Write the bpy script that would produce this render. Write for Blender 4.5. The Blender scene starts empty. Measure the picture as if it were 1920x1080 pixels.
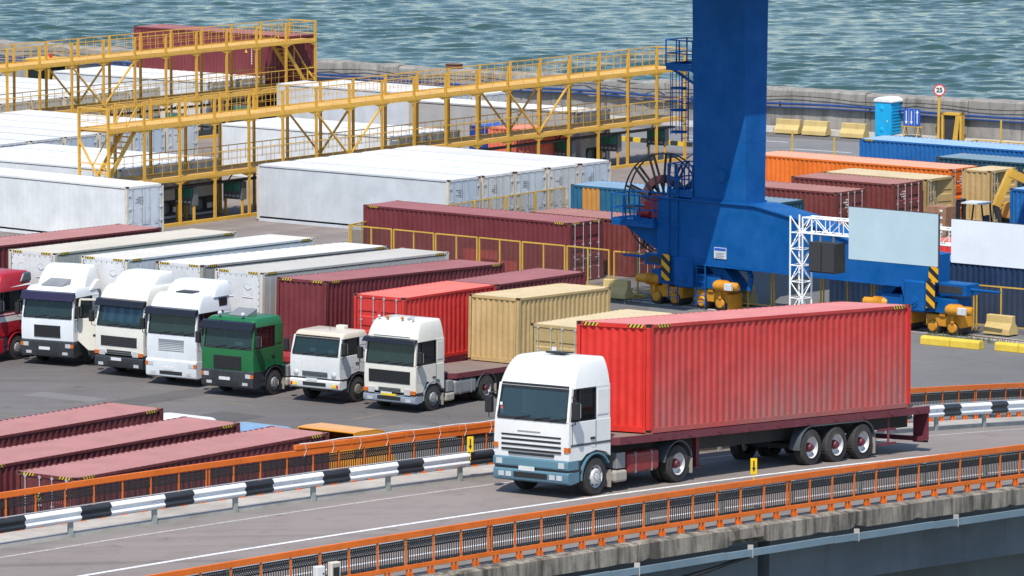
import bpy, bmesh, math, random
from mathutils import Vector, Matrix
import numpy as np
R = math.radians
random.seed(7)
scn = bpy.context.scene
C = scn.collection
# ---------------------------------------------------------------- camera
cam = bpy.data.cameras.new('camera'); cam_o = bpy.data.objects.new('camera', cam); C.objects.link(cam_o)
cam.sensor_width = 36.0; cam.lens = 36.0 * 11052 / 1920
cam.clip_start = 1.0; cam.clip_end = 30000
cam_o.location = (0, 0, 31.73); cam_o.rotation_euler = (R(90 - 6.949), 0, 0)
scn.camera = cam_o
# ---------------------------------------------------------------- sky, sun, exposure
SUN_EL = R(58); SUN_AZ = math.atan2(-0.165, -0.986)
S = Vector((math.sin(SUN_AZ) * math.cos(SUN_EL), math.cos(SUN_AZ) * math.cos(SUN_EL), math.sin(SUN_EL)))
w = bpy.data.worlds.new('World'); scn.world = w; w.use_nodes = True
nt = w.node_tree; bg = nt.nodes['Background']
sky = nt.nodes.new('ShaderNodeTexSky'); sky.sky_type = 'NISHITA'; sky.sun_disc = False
sky.sun_elevation = SUN_EL; sky.sun_rotation = SUN_AZ % (2 * math.pi); sky.dust_density = 0.3; sky.air_density = 1.35; sky.ozone_density = 4.5
nt.links.new(sky.outputs[0], bg.inputs[0]); bg.inputs[1].default_value = 0.15
sl = bpy.data.lights.new('sun', 'SUN'); sl.energy = 4.7; sl.angle = R(0.53); sl.color = (1.0, 0.94, 0.84)
so = bpy.data.objects.new('sun', sl); C.objects.link(so); so.location = (0, 100, 80)
so.rotation_euler = S.to_track_quat('Z', 'Y').to_euler()
scn.view_settings.view_transform = 'Standard'; scn.view_settings.look = 'None'
scn.view_settings.exposure = 0.16; scn.view_settings.gamma = 1.0
scn.cycles.max_bounces = 6; scn.cycles.transparent_max_bounces = 12
# ---------------------------------------------------------------- mesh helpers
class MB:
    def __init__(s): s.v = []; s.f = []; s.m = []
    def add(s, vs, fs, mi=0):
        b = len(s.v); s.v += [tuple(v) for v in vs]; s.f += [tuple(b + i for i in f) for f in fs]; s.m += [mi] * len(fs); return s
    def box(s, x0, x1, y0, y1, z0, z1, mi=0):
        return s.add([(x0,y0,z0),(x1,y0,z0),(x1,y1,z0),(x0,y1,z0),(x0,y0,z1),(x1,y0,z1),(x1,y1,z1),(x0,y1,z1)],
                     [(3,2,1,0),(4,5,6,7),(0,1,5,4),(1,2,6,5),(2,3,7,6),(3,0,4,7)], mi)
    def prism(s, pts, a0, a1, axis='y', mi=0):
        n = len(pts)
        ar = sum(pts[i][0]*pts[(i+1)%n][1]-pts[(i+1)%n][0]*pts[i][1] for i in range(n))
        if (ar < 0) != (axis == 'y'): pts = pts[::-1]
        f = {'y': lambda p, a: (p[0], a, p[1]), 'x': lambda p, a: (a, p[0], p[1]), 'z': lambda p, a: (p[0], p[1], a)}[axis]
        vs = [f(p, a0) for p in pts] + [f(p, a1) for p in pts]
        fs = [tuple(range(n-1, -1, -1)), tuple(range(n, 2*n))] + [(i, (i+1) % n, n+(i+1) % n, n+i) for i in range(n)]
        if a1 < a0: fs = [x[::-1] for x in fs]
        return s.add(vs, fs, mi)
    def tube(s, p0, p1, r, n=8, mi=0, r2=None, caps=True):
        p0 = Vector(p0); p1 = Vector(p1); d = (p1 - p0)
        if d.length < 1e-6: return s
        d.normalize(); a = d.orthogonal().normalized(); b = d.cross(a); r2 = r if r2 is None else r2
        vs = []
        for P, q in ((p0, r), (p1, r2)):
            for i in range(n):
                t = 2*math.pi*(i+.5)/n; vs.append(P + a*q*math.cos(t) + b*q*math.sin(t))
        fs = [(i, (i+1) % n, n+(i+1) % n, n+i) for i in range(n)]
        if caps: fs += [tuple(range(n-1, -1, -1)), tuple(range(n, 2*n))]
        return s.add(vs, fs, mi)
    def path(s, pts, r, n=6, mi=0):
        for a, b in zip(pts[:-1], pts[1:]): s.tube(a, b, r, n, mi)
        return s
    def bar(s, p0, p1, w, h, up=(0,0,1), mi=0):
        p0 = Vector(p0); p1 = Vector(p1); d = (p1-p0).normalized(); u = Vector(up)
        sd = d.cross(u)
        if sd.length < 1e-4: sd = d.orthogonal()
        sd.normalize(); u = sd.cross(d).normalized(); vs = []
        for P in (p0, p1):
            for a, b in ((-1,-1),(1,-1),(1,1),(-1,1)): vs.append(P + sd*(a*w/2) + u*(b*h/2))
        return s.add(vs, [(0,1,2,3),(7,6,5,4),(1,0,4,5),(2,1,5,6),(3,2,6,7),(0,3,7,4)], mi)
    def lathe(s, prof, c, axis='y', n=24, mi=0, sgn=1):
        # prof: list of (r, a) along the axis
        k = len(prof); vs = []
        for (r, a) in prof:
            for i in range(n):
                t = 2*math.pi*i/n; p, q = r*math.cos(t), r*math.sin(t)
                vs.append({'y': (c[0]+p, c[1]+a*sgn, c[2]+q), 'x': (c[0]+a*sgn, c[1]+p, c[2]+q), 'z': (c[0]+p, c[1]+q, c[2]+a)}[axis])
        fs = []
        for j in range(k-1):
            for i in range(n):
                q = (j*n+i, j*n+(i+1) % n, (j+1)*n+(i+1) % n, (j+1)*n+i); fs.append(q)
        return s.add(vs, fs, mi)
    def sphere(s, c, r, n=10, m=7, mi=0, sz=(1,1,1)):
        vs = [(c[0], c[1], c[2]+r*sz[2])]
        for j in range(1, m):
            t = math.pi*j/m
            for i in range(n):
                p = 2*math.pi*i/n; vs.append((c[0]+r*sz[0]*math.sin(t)*math.cos(p), c[1]+r*sz[1]*math.sin(t)*math.sin(p), c[2]+r*sz[2]*math.cos(t)))
        vs.append((c[0], c[1], c[2]-r*sz[2])); fs = [(0, 1+i, 1+(i+1) % n) for i in range(n)]
        for j in range(m-2):
            for i in range(n): fs.append((1+j*n+i, 1+(j+1)*n+i, 1+(j+1)*n+(i+1) % n, 1+j*n+(i+1) % n))
        b = 1+(m-2)*n; fs += [(b+i, len(vs)-1, b+(i+1) % n) for i in range(n)]
        return s.add(vs, fs, mi)
    def mesh(s, name, ang=38, fix=True):
        me = bpy.data.meshes.new(name); me.from_pydata(s.v, [], s.f)
        me.polygons.foreach_set('material_index', s.m)
        if fix:
            bm = bmesh.new(); bm.from_mesh(me); bmesh.ops.recalc_face_normals(bm, faces=bm.faces); bm.to_mesh(me); bm.free()
        me.shade_smooth(); me.set_sharp_from_angle(angle=R(ang)); me.update()
        return me
    def build(s, name, mats, parent=None, loc=None, rot=None, bevel=0, seg=2, ang=38, fix=True):
        me = s.mesh(name, ang, fix)
        if not isinstance(mats, (list, tuple)): mats = [mats]
        for m in mats: me.materials.append(m)
        o = bpy.data.objects.new(name, me); C.objects.link(o); o.parent = parent
        if loc is not None: o.location = loc
        if rot is not None: o.rotation_euler = rot
        if bevel:
            b = o.modifiers.new('bevel', 'BEVEL'); b.width = bevel; b.segments = seg; b.limit_method = 'ANGLE'; b.angle_limit = R(30); b.harden_normals = True
        return o
def inst(name, me, parent=None, loc=(0,0,0), rot=(0,0,0), mats=None, scale=None):
    o = bpy.data.objects.new(name, me); C.objects.link(o); o.parent = parent; o.location = loc; o.rotation_euler = rot
    if scale: o.scale = scale
    if mats:
        if not isinstance(mats, (list, tuple)): mats = [mats]
        while len(me.materials) < len(mats): me.materials.append(None)
        for i, m in enumerate(mats): o.material_slots[i].link = 'OBJECT'; o.material_slots[i].material = m
    return o
def tag(o, label=None, cat=None, group=None, kind=None):
    if label: o['label'] = label
    if cat: o['category'] = cat
    if group: o['group'] = group
    if kind: o['kind'] = kind
    return o
def root(name, label, cat, loc=(0,0,0), rz=0, group=None, M=None):
    o = bpy.data.objects.new(name, None); C.objects.link(o); o.empty_display_size = .3
    if M is not None: o.matrix_world = M
    else: o.location = loc; o.rotation_euler = (0, 0, rz)
    return tag(o, label, cat, group)
def copytree(o, parent=None):
    c = o.copy(); C.objects.link(c); c.parent = parent
    for ch in list(o.children): copytree(ch, c)
    return c
# ---------------------------------------------------------------- materials
def L1(c): return c/12.92 if c <= .04045 else ((c+.055)/1.055)**2.4
def rgb(r, g, b, k=1.0): return (L1(r/255)*k, L1(g/255)*k, L1(b/255)*k, 1)
class NT:
    def __init__(s, name):
        s.m = bpy.data.materials.new(name); s.m.use_nodes = True; s.t = s.m.node_tree
        s.b = s.t.nodes['Principled BSDF']; s.out = s.t.nodes['Material Output']
    def n(s, typ, **k):
        x = s.t.nodes.new(typ)
        for a, v in k.items():
            if a.startswith('_'): x.inputs[a[1:].replace('_', ' ')].default_value = v
            else: setattr(x, a, v)
        return x
    def l(s, a, b): s.t.links.new(a, b)
    def coord(s, scale=(1,1,1), which='Object'):
        tc = s.n('ShaderNodeTexCoord'); mp = s.n('ShaderNodeMapping'); mp.inputs['Scale'].default_value = scale
        s.l(tc.outputs[which], mp.inputs[0]); return mp.outputs[0]
    def noise(s, vec, scale, detail=4, rough=.55):
        x = s.n('ShaderNodeTexNoise'); x.inputs['Scale'].default_value = scale; x.inputs['Detail'].default_value = detail; x.inputs['Roughness'].default_value = rough
        s.l(vec, x.inputs['Vector']); return x.outputs['Fac']
    def ramp(s, fac, a, b, ca=(0,0,0,1), cb=(1,1,1,1)):
        x = s.n('ShaderNodeValToRGB'); x.color_ramp.elements[0].position = a; x.color_ramp.elements[1].position = b
        x.color_ramp.elements[0].color = ca; x.color_ramp.elements[1].color = cb; s.l(fac, x.inputs[0]); return x.outputs[0]
    def mix(s, fac, a, b):
        x = s.n('ShaderNodeMix', data_type='RGBA')
        for v, i in ((fac, 0), (a, 6), (b, 7)):
            if hasattr(v, 'is_output'): s.l(v, x.inputs[i])
            elif i == 0: x.inputs[0].default_value = v
            else: x.inputs[i].default_value = tuple(v[:3])+(1,)
        return x.outputs[2]
    def math(s, op, a, b=0.0):
        x = s.n('ShaderNodeMath', operation=op)
        for v, i in ((a, 0), (b, 1)):
            if hasattr(v, 'is_output'): s.l(v, x.inputs[i])
            else: x.inputs[i].default_value = v
        return x.outputs[0]
    def bump(s, h, strength=.3, dist=.01):
        x = s.n('ShaderNodeBump'); x.inputs['Strength'].default_value = strength; x.inputs['Distance'].default_value = dist
        s.l(h, x.inputs['Height']); s.l(x.outputs[0], s.b.inputs['Normal'])
def painted(name, col, dirt=.35, dirtcol=(.16,.13,.11,1), rough=.5, rust=0.0, fade=.25, low=0.0, lowz=(0,1), spec=.4, metal=0, scale=1.0, streak=.5, bump=0):
    """weathered paint: tone variation, vertical grime streaks, rust specks, road dirt on the lower part"""
    t = NT(name); v = t.coord((1,1,1))
    tc = t.n('ShaderNodeObjectInfo')
    ad = t.n('ShaderNodeVectorMath', operation='ADD'); sc = t.n('ShaderNodeVectorMath', operation='SCALE'); 
    cb = t.n('ShaderNodeCombineXYZ'); t.l(tc.outputs['Random'], cb.inputs[0]); t.l(tc.outputs['Random'], cb.inputs[1])
    t.l(cb.outputs[0], sc.inputs[0]); sc.inputs['Scale'].default_value = 57.0
    t.l(v, ad.inputs[0]); t.l(sc.outputs[0], ad.inputs[1]); v = ad.outputs[0]
    big = t.noise(v, .9*scale, 5, .6)
    hi = tuple(min(1, c*1.12+.015) for c in col[:3]) + (1,); lo = tuple(c*.86 for c in col[:3]) + (1,)
    c = t.mix(t.ramp(big, .5-fade, .5+fade), lo, hi)
    m2 = t.n('ShaderNodeMapping'); m2.inputs['Scale'].default_value = (5*scale, 5*scale, .35*scale); t.l(v, m2.inputs[0])
    st = t.noise(m2.outputs[0], 1.6, 6, .65)
    grime = t.ramp(st, .52, .82); c = t.mix(t.math('MULTIPLY', grime, dirt*streak*1.4), c, dirtcol)
    fine = t.ramp(t.noise(v, 7*scale, 8, .7), .45, .85); c = t.mix(t.math('MULTIPLY', fine, dirt*.5), c, dirtcol)
    if low > 0:
        sx = t.n('ShaderNodeSeparateXYZ'); tcc = t.n('ShaderNodeTexCoord'); t.l(tcc.outputs['Object'], sx.inputs[0])
        mr = t.n('ShaderNodeMapRange'); mr.inputs[1].default_value = lowz[1]; mr.inputs[2].default_value = lowz[0]; t.l(sx.outputs[2], mr.inputs[0])
        m3 = t.n('ShaderNodeMapping'); m3.inputs['Scale'].default_value = (.22, .22, .1); t.l(tcc.outputs['Object'], m3.inputs[0]); lw = t.ramp(t.noise(m3.outputs[0], 1.0, 3), .36, .62)
        k = t.math('MULTIPLY', t.math('MULTIPLY', mr.outputs[0], t.math('ADD', t.math('MULTIPLY', lw, .7), .3)), t.math('ADD', t.math('MULTIPLY', t.ramp(st, .3, .7), 1.1), .2)); c = t.mix(t.math('MINIMUM', t.math('MULTIPLY', k, low), .9), c, (.20,.165,.155,1))
    if rust > 0:
        rn = t.ramp(t.noise(v, 2.6*scale, 9, .72), .68-rust*.25, .72-rust*.2); c = t.mix(t.math('MULTIPLY', rn, .85), c, (.13,.05,.025,1))
    t.l(c, t.b.inputs['Base Color'])
    rr = t.math('ADD', t.math('MULTIPLY', fine, .2), rough); t.l(rr, t.b.inputs['Roughness'])
    t.b.inputs['Specular IOR Level'].default_value = spec; t.b.inputs['Metallic'].default_value = metal
    if bump: t.bump(t.math('ADD', t.noise(v, 1.1, 3, .5), t.math('MULTIPLY', t.noise(v, 4.5, 2, .5), .35)), bump, .12)
    return t.m
def plain(name, col, rough=.5, metal=0, spec=.5, emit=None):
    t = NT(name); v = t.coord(); c = t.mix(t.ramp(t.noise(v, 6, 4), .3, .7), tuple(x*.88 for x in col[:3])+(1,), tuple(min(1, x*1.08) for x in col[:3])+(1,))
    t.l(c, t.b.inputs['Base Color']); t.b.inputs['Roughness'].default_value = rough; t.b.inputs['Metallic'].default_value = metal; t.b.inputs['Specular IOR Level'].default_value = spec
    return t.m
def stripes(name, ca, cb, freq, direction=(1,0,1), duty=.5):
    t = NT(name); tc = t.n('ShaderNodeTexCoord'); d = t.n('ShaderNodeVectorMath', operation='DOT_PRODUCT'); d.inputs[1].default_value = direction
    t.l(tc.outputs['Object'], d.inputs[0]); f = t.math('FRACT', t.math('MULTIPLY', d.outputs['Value'], freq)); k = t.math('GREATER_THAN', f, duty)
    t.l(t.mix(k, ca, cb), t.b.inputs['Base Color']); t.b.inputs['Roughness'].default_value = .55
    return t.m
def glassy(name, tint=(.62,.80,.84), dens=.85, diff=(.07,.15,.155,1), dk=.2):
    t = NT(name); t.t.nodes.remove(t.b)
    tr = t.n('ShaderNodeBsdfTransparent'); tr.inputs[0].default_value = tuple(c*dens for c in tint)+(1,)
    gl = t.n('ShaderNodeBsdfGlossy'); gl.inputs['Roughness'].default_value = .02
    fr = t.n('ShaderNodeFresnel'); fr.inputs[0].default_value = 1.52
    df = t.n('ShaderNodeBsdfDiffuse'); df.inputs[0].default_value = diff
    m0 = t.n('ShaderNodeMixShader'); m0.inputs[0].default_value = dk; t.l(tr.outputs[0], m0.inputs[1]); t.l(df.outputs[0], m0.inputs[2])
    m1 = t.n('ShaderNodeMixShader'); t.l(fr.outputs[0], m1.inputs[0]); t.l(m0.outputs[0], m1.inputs[1]); t.l(gl.outputs[0], m1.inputs[2])
    t.l(m1.outputs[0], t.out.inputs[0]); return t.m
M = {}
M['black'] = plain('black_plastic', (.018,.018,.02), .5)
M['dark'] = plain('dark_steel', (.035,.035,.04), .6)
M['chassis'] = painted('chassis_grime', (.03,.03,.033), .5, (.10,.085,.07,1), .7)
M['rubber'] = painted('tyre_rubber', (.035,.034,.034), .7, (.13,.115,.10,1), .85, spec=.2, scale=2)
M['rimgrey'] = painted('rim_grey', (.34,.34,.35), .5, rough=.4, metal=.3, scale=3)
M['rimwhite'] = painted('rim_silver', (.62,.62,.63), .3, rough=.4, metal=.2, scale=3)
M['rimdirty'] = painted('rim_dirty', (.20,.17,.13), .6, rough=.7, scale=3)
M['hubred'] = painted('hub_maroon', (.12,.012,.025), .3, rough=.5, scale=3)
M['glass'] = glassy('cab_glass', dens=.7); M['glassfg'] = glassy('cab_glass_blue', (.62,.82,.92), .85, (.12,.22,.28,1), .20); M['glassdk'] = glassy('side_glass', (.5,.6,.62), .55, (.03,.045,.05,1), .2)
M['lamp'] = plain('lamp_glass', (.62,.64,.66), .12, .3); M['amber'] = plain('amber_lens', (.55,.13,.012), .2); M['redlens'] = plain('red_lens', (.55,.02,.015), .25)
M['galv'] = painted('galvanised', (.52,.53,.54), .35, rough=.45, metal=.35, scale=2)
M['steel'] = painted('steel_grey', (.26,.27,.28), .4, rough=.5, metal=.3, scale=2)
M['plate'] = plain('number_plate', (.62,.63,.64), .4); M['platey'] = plain('plate_yellow', (.75,.55,.02), .4); M['blueplate'] = plain('plate_blue', (.02,.10,.45), .4)
M['cable'] = plain('cable_black', (.012,.012,.013), .6)
M['haz'] = stripes('hazard_stripes', (.62,.42,.02,1), (.02,.02,.02,1), 8.0, (1, 1, .7))
M['rustframe'] = painted('rusty_frame', (.17,.075,.05), .6, rough=.8, rust=.5, scale=2)
M['interior'] = plain('cab_interior', (.05,.052,.058), .9, spec=.1)
M['seat'] = plain('cab_seat', (.07,.075,.09), .9, spec=.1)
def veh(name, c, dirt=.14): return painted('paint_'+name, c, dirt, (.2,.17,.14,1), .28, fade=.4, spec=.5, streak=.35)
M['white'] = veh('white', (.72,.72,.71)); M['cream'] = veh('cream', (.71,.69,.63)); M['ivory'] = veh('ivory', (.69,.66,.58), .2)
M['white3'] = veh('cold_white', (.68,.71,.74)); M['green'] = veh('green', (.004,.125,.035)); M['redt'] = veh('red', (.38,.006,.02))
M['kam'] = veh('old_white', (.66,.67,.665), .35); M['kamroof'] = veh('old_roof', (.60,.52,.42), .55); M['bumpblue'] = veh('bumper_blue', (.085,.195,.26), .3)
M['bumpdk'] = veh('bumper_dark', (.024,.029,.036), .35); M['bumpgrey'] = veh('bumper_grey', (.27,.31,.37), .3); M['visor'] = plain('visor_dark', (.012,.013,.020), .25)
M['visorp'] = plain('visor_purple', (.025,.018,.05), .25); M['grey'] = veh('grey_plastic', (.07,.085,.10), .2); M['redtank'] = veh('red_tank', (.23,.012,.018), .4)
M['beige'] = painted('dusty_box', (.36,.33,.28), .5, rough=.7); M['orangecab'] = veh('orange', (.72,.28,.012), .2); M['bluecab'] = veh('sky_blue', (.15,.28,.48), .2)
M['maroontr'] = painted('trailer_maroon', (.13,.016,.03), .4, rough=.55); M['redtr'] = painted('trailer_red', (.36,.02,.035), .35, rough=.55)
M['deckwood'] = painted('trailer_deck', (.19,.14,.12), .6, (.28,.24,.2,1), .85)
M['mudflap'] = plain('mudflap', (.32,.29,.25), .8)
# ================================================================ the setting
A0 = Vector((-16.164, 285.467)); UD = Vector((0.62072, 0.78403)); WD = Vector((0.78403, -0.62072)); UA = math.atan2(UD.y, UD.x)
def uw(u, w_, z=0.0): p = A0 + UD*u + WD*w_; return Vector((p.x, p.y, z))
def asphalt(name, c, dark, patch=.12, sc=1.0, streakdir=None):
    t = NT(name); v = t.coord()
    a = t.noise(v, .06*sc, 6, .6); b = t.noise(v, .45*sc, 6, .65); f = t.noise(v, 60, 3, .7)
    col = t.mix(t.ramp(a, .35, .65), dark, c)
    col = t.mix(t.math('MULTIPLY', t.ramp(b, .5, .75), .5), col, tuple(x*.6 for x in c[:3])+(1,))
    col = t.mix(t.math('MULTIPLY', t.ramp(f, .45, .7), .25), col, tuple(min(1, x*1.7) for x in c[:3])+(1,))
    m2 = t.n('ShaderNodeMapping'); m2.inputs['Rotation'].default_value = (0, 0, -R(54) if streakdir is None else -streakdir); m2.inputs['Scale'].default_value = (.05, 1.3, 1); t.l(v, m2.inputs[0])
    tr = t.noise(m2.outputs[0], 1.0, 6, .7); col = t.mix(t.math('MULTIPLY', t.ramp(tr, .52, .72), .5), col, tuple(x*.45 for x in c[:3])+(1,))
    vo = t.n('ShaderNodeTexVoronoi', feature='DISTANCE_TO_EDGE'); vo.inputs['Scale'].default_value = .16; 
    wv = t.n('ShaderNodeVectorMath', operation='ADD'); ns = t.n('ShaderNodeTexNoise'); ns.inputs['Scale'].default_value = .5; ns.inputs['Detail'].default_value = 5
    t.l(v, ns.inputs['Vector']); s2 = t.n('ShaderNodeVectorMath', operation='SCALE'); s2.inputs['Scale'].default_value = 3.0; t.l(ns.outputs['Color'], s2.inputs[0]); t.l(v, wv.inputs[0]); t.l(s2.outputs[0], wv.inputs[1]); t.l(wv.outputs[0], vo.inputs['Vector'])
    crack = t.ramp(vo.outputs['Distance'], .0, .006, (1,1,1,1), (0,0,0,1)); col = t.mix(t.math('MULTIPLY', crack, patch*3), col, tuple(x*.35 for x in c[:3])+(1,))
    oil = t.ramp(t.noise(v, .8*sc, 3, .5), .66, .74); col = t.mix(t.math('MULTIPLY', oil, .4), col, tuple(x*.35 for x in c[:3])+(1,))
    t.l(col, t.b.inputs['Base Color']); t.b.inputs['Roughness'].default_value = .88; t.b.inputs['Specular IOR Level'].default_value = .25
    t.bump(f, .25, .01); return t.m
def concrete(name, c, stain=.5, pit=.5, sc=1.0, sr=(.5,.75)):
    t = NT(name); v = t.coord(); a = t.noise(v, .5*sc, 7, .65); g = t.noise(v, 3.5*sc, 8, .7)
    m2 = t.n('ShaderNodeMapping'); m2.inputs['Scale'].default_value = (2.2*sc, 2.2*sc, .25*sc); t.l(v, m2.inputs[0]); st = t.noise(m2.outputs[0], 1.2, 6, .65)
    col = t.mix(t.ramp(a, .3, .7), tuple(x*.72 for x in c[:3])+(1,), tuple(min(1, x*1.15) for x in c[:3])+(1,))
    col = t.mix(t.math('MULTIPLY', t.ramp(st, *sr), stain), col, (.07,.06,.052,1))
    col = t.mix(t.math('MULTIPLY', t.ramp(g, .55, .72), pit*.6), col, tuple(x*.4 for x in c[:3])+(1,))
    t.l(col, t.b.inputs['Base Color']); t.b.inputs['Roughness'].default_value = .9; t.b.inputs['Specular IOR Level'].default_value = .2
    t.bump(g, .5*pit+.1, .03); return t.m
M['yard'] = asphalt('yard_asphalt', (.155,.142,.137), (.096,.088,.086), .2)
M['slab'] = concrete('apron_concrete', (.235,.20,.185), .25, .3, .4)
M['qroad'] = asphalt('quay_asphalt', (.20,.197,.197), (.16,.158,.16), .05)
M['ryard'] = asphalt('right_yard_asphalt', (.178,.172,.168), (.128,.124,.122), .1)
M['road'] = asphalt('ramp_asphalt', (.240,.203,.186), (.206,.176,.162), .06, 2.0, R(50))
M['shoulder'] = asphalt('ramp_shoulder', (.22,.20,.185), (.185,.168,.158), .06, 2.0, R(50))
M['kerb'] = concrete('kerb_concrete', (.42,.40,.37), .3, .3)
M['fascia'] = concrete('fascia_concrete', (.30,.27,.225), .95, 1.0, 1.5, (.40,.62))
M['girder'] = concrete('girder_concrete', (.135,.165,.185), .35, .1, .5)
M['wall'] = concrete('seawall_concrete', (.31,.29,.265), .6, 1.0, .9, (.45,.72))
M['rubble'] = concrete('rubble_concrete', (.30,.285,.265), .2, 1.0, 3.0)
t = NT('line_paint'); v = t.coord(); k = t.ramp(t.noise(v, 9, 7, .7), .36, .52)
t.l(t.mix(k, (.42,.40,.39,1), (.76,.76,.75,1)), t.b.inputs['Base Color']); t.b.inputs['Roughness'].default_value = .7; M['line'] = t.m
t = NT('line_paint_worn'); v = t.coord(); k = t.ramp(t.noise(v, 9, 7, .7), .36, .6)
t.l(t.mix(k, (.27,.25,.24,1), (.50,.49,.47,1)), t.b.inputs['Base Color']); t.b.inputs['Roughness'].default_value = .8; M['linew'] = t.m
# water
t = NT('sea_water'); v = t.coord()
m2 = t.n('ShaderNodeMapping'); m2.inputs['Rotation'].default_value = (0,0,.12); m2.inputs['Scale'].default_value = (.42, 1.0, 1); t.l(v, m2.inputs[0])
wr = t.noise(m2.outputs[0], 2.3, 8, .62); w3 = t.noise(m2.outputs[0], .7, 3, .5)
t.bump(t.math('ADD', wr, t.math('MULTIPLY', w3, 1.6)), .30, .34)
t.b.inputs['Base Color'].default_value = (.032,.070,.060,1)
t.b.inputs['Roughness'].default_value = .06; t.b.inputs['IOR'].default_value = 1.42; M['sea'] = t.m
# ---- ground sheet, sea
WP = Vector((15.3, 334.2)); WDIR = Vector((.8192, -.5736)); WN = Vector((.5736, .8192))
def wl(a, b, z=0.0): p = WP + WDIR*a + WN*b; return Vector((p.x, p.y, z))
mb = MB(); mb.add([wl(-9000, -9000), wl(9000, -9000), wl(9000, .6), wl(-9000, .6)], [(0,1,2,3)])
ground = tag(mb.build('yard_ground', M['yard'], fix=False), kind='structure')
rng = np.random.RandomState(5)
nx, ny = 620, 700
X, Y = np.meshgrid(np.linspace(-52, 52, nx), np.linspace(326, 490, ny)); Z = np.zeros_like(X); DX = np.zeros_like(X); DY = np.zeros_like(X)
for i in range(90):
    lam = 0.9 * (4.8/0.9)**rng.rand(); kk = 2*math.pi/lam; th = R(-82) + rng.randn()*.42; amp = .0042*lam**1.0*(.5+rng.rand()); ph = rng.rand()*6.283
    cx, cy = math.cos(th), math.sin(th); p = kk*(X*cx+Y*cy)+ph
    Z += amp*np.cos(p); DX -= .8*amp*cx*np.sin(p); DY -= .8*amp*cy*np.sin(p)
gust = .85+.30*np.sin(X*.05+Y*.021+1)*np.cos(Y*.043-X*.02)+.22*np.sin(X*.13-Y*.031)*np.cos(Y*.09+X*.045+2)
V = np.stack([X+DX, Y+DY, -1.75+Z*gust], -1).reshape(-1, 3)
idx = np.arange(nx*ny).reshape(ny, nx)
F = np.stack([idx[:-1,:-1], idx[:-1,1:], idx[1:,1:], idx[1:,:-1]], -1).reshape(-1, 4)
far = len(V); V = np.concatenate([V, [tuple(wl(-22000, -4, -3.4)), tuple(wl(22000, -4, -3.4)), tuple(wl(22000, 25000, -3.4)), tuple(wl(-22000, 25000, -3.4))]])
F = np.concatenate([F, [[far, far+1, far+2, far+3]]])
me = bpy.data.meshes.new('sea'); me.vertices.add(len(V)); me.vertices.foreach_set('co', V.ravel().astype(np.float32))
me.loops.add(len(F)*4); me.loops.foreach_set('vertex_index', F.ravel().astype(np.int32)); me.polygons.add(len(F)); me.polygons.foreach_set('loop_start', np.arange(len(F), dtype=np.int32)*4)
me.update(calc_edges=True); me.shade_smooth(); me.materials.append(M['sea'])
sea = bpy.data.objects.new('sea', me); C.objects.link(sea); tag(sea, kind='structure')
# quay edge below the wall, so the sheet does not end in the air
mb = MB(); mb.add([wl(-9000,.6,-4), wl(9000,.6,-4), wl(9000,.6,0), wl(-9000,.6,0)], [(0,1,2,3)]); tag(mb.build('quay_face', M['wall']), kind='structure')
# sheets on the yard
def sheet(name, pts, m, z, parent=None): return MB().add([(p[0], p[1], z) for p in pts], [tuple(range(len(pts)))]).build(name, m, parent, fix=False)
tag(sheet('concrete_apron', [uw(-13, -90), uw(-13, 30), uw(52, 30), uw(52, -90)], M['slab'], .004), kind='structure')
tag(sheet('quay_road', [wl(-120, -13), wl(90, -13), wl(90, -3.2), wl(-120, -3.2)], M['qroad'], .008), kind='structure')
tag(sheet('storage_yard', [(6.5,262.5),(4.0,222),(3.5,150),(140,60),(140,200),(40,290),(16,309)], M['ryard'], .006), kind='structure')
mk = root('quay_road_markings', None, None); tag(mk, kind='structure')
for a, b, ln in ((-3, -5.6, 7), (-1.5, -7.4, 5), (6, -8.6, 4), (9, -6.2, 5), (-14, -7, 6), (-26, -7, 6)):
    sheet('road_line', [wl(a, b), wl(a+ln, b), wl(a+ln, b+.15), wl(a, b+.15)], M['line'], .0125, mk)
# apron slabs near the camera side of the reefer block
sm = MB().box(-1.49, 1.49, -1.24, 1.24, 0, .012).mesh('slab'); sm.materials.append(M['slab'])
apron = bpy.data.objects['concrete_apron']
for i in range(-4, 2):
    for j in range(0, 11):
        p = uw(i*3.0, 2+j*2.5, .003+.0015*((i*7+j*3) % 3)); inst('slab', sm, apron, p, (0, 0, UA))
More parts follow.
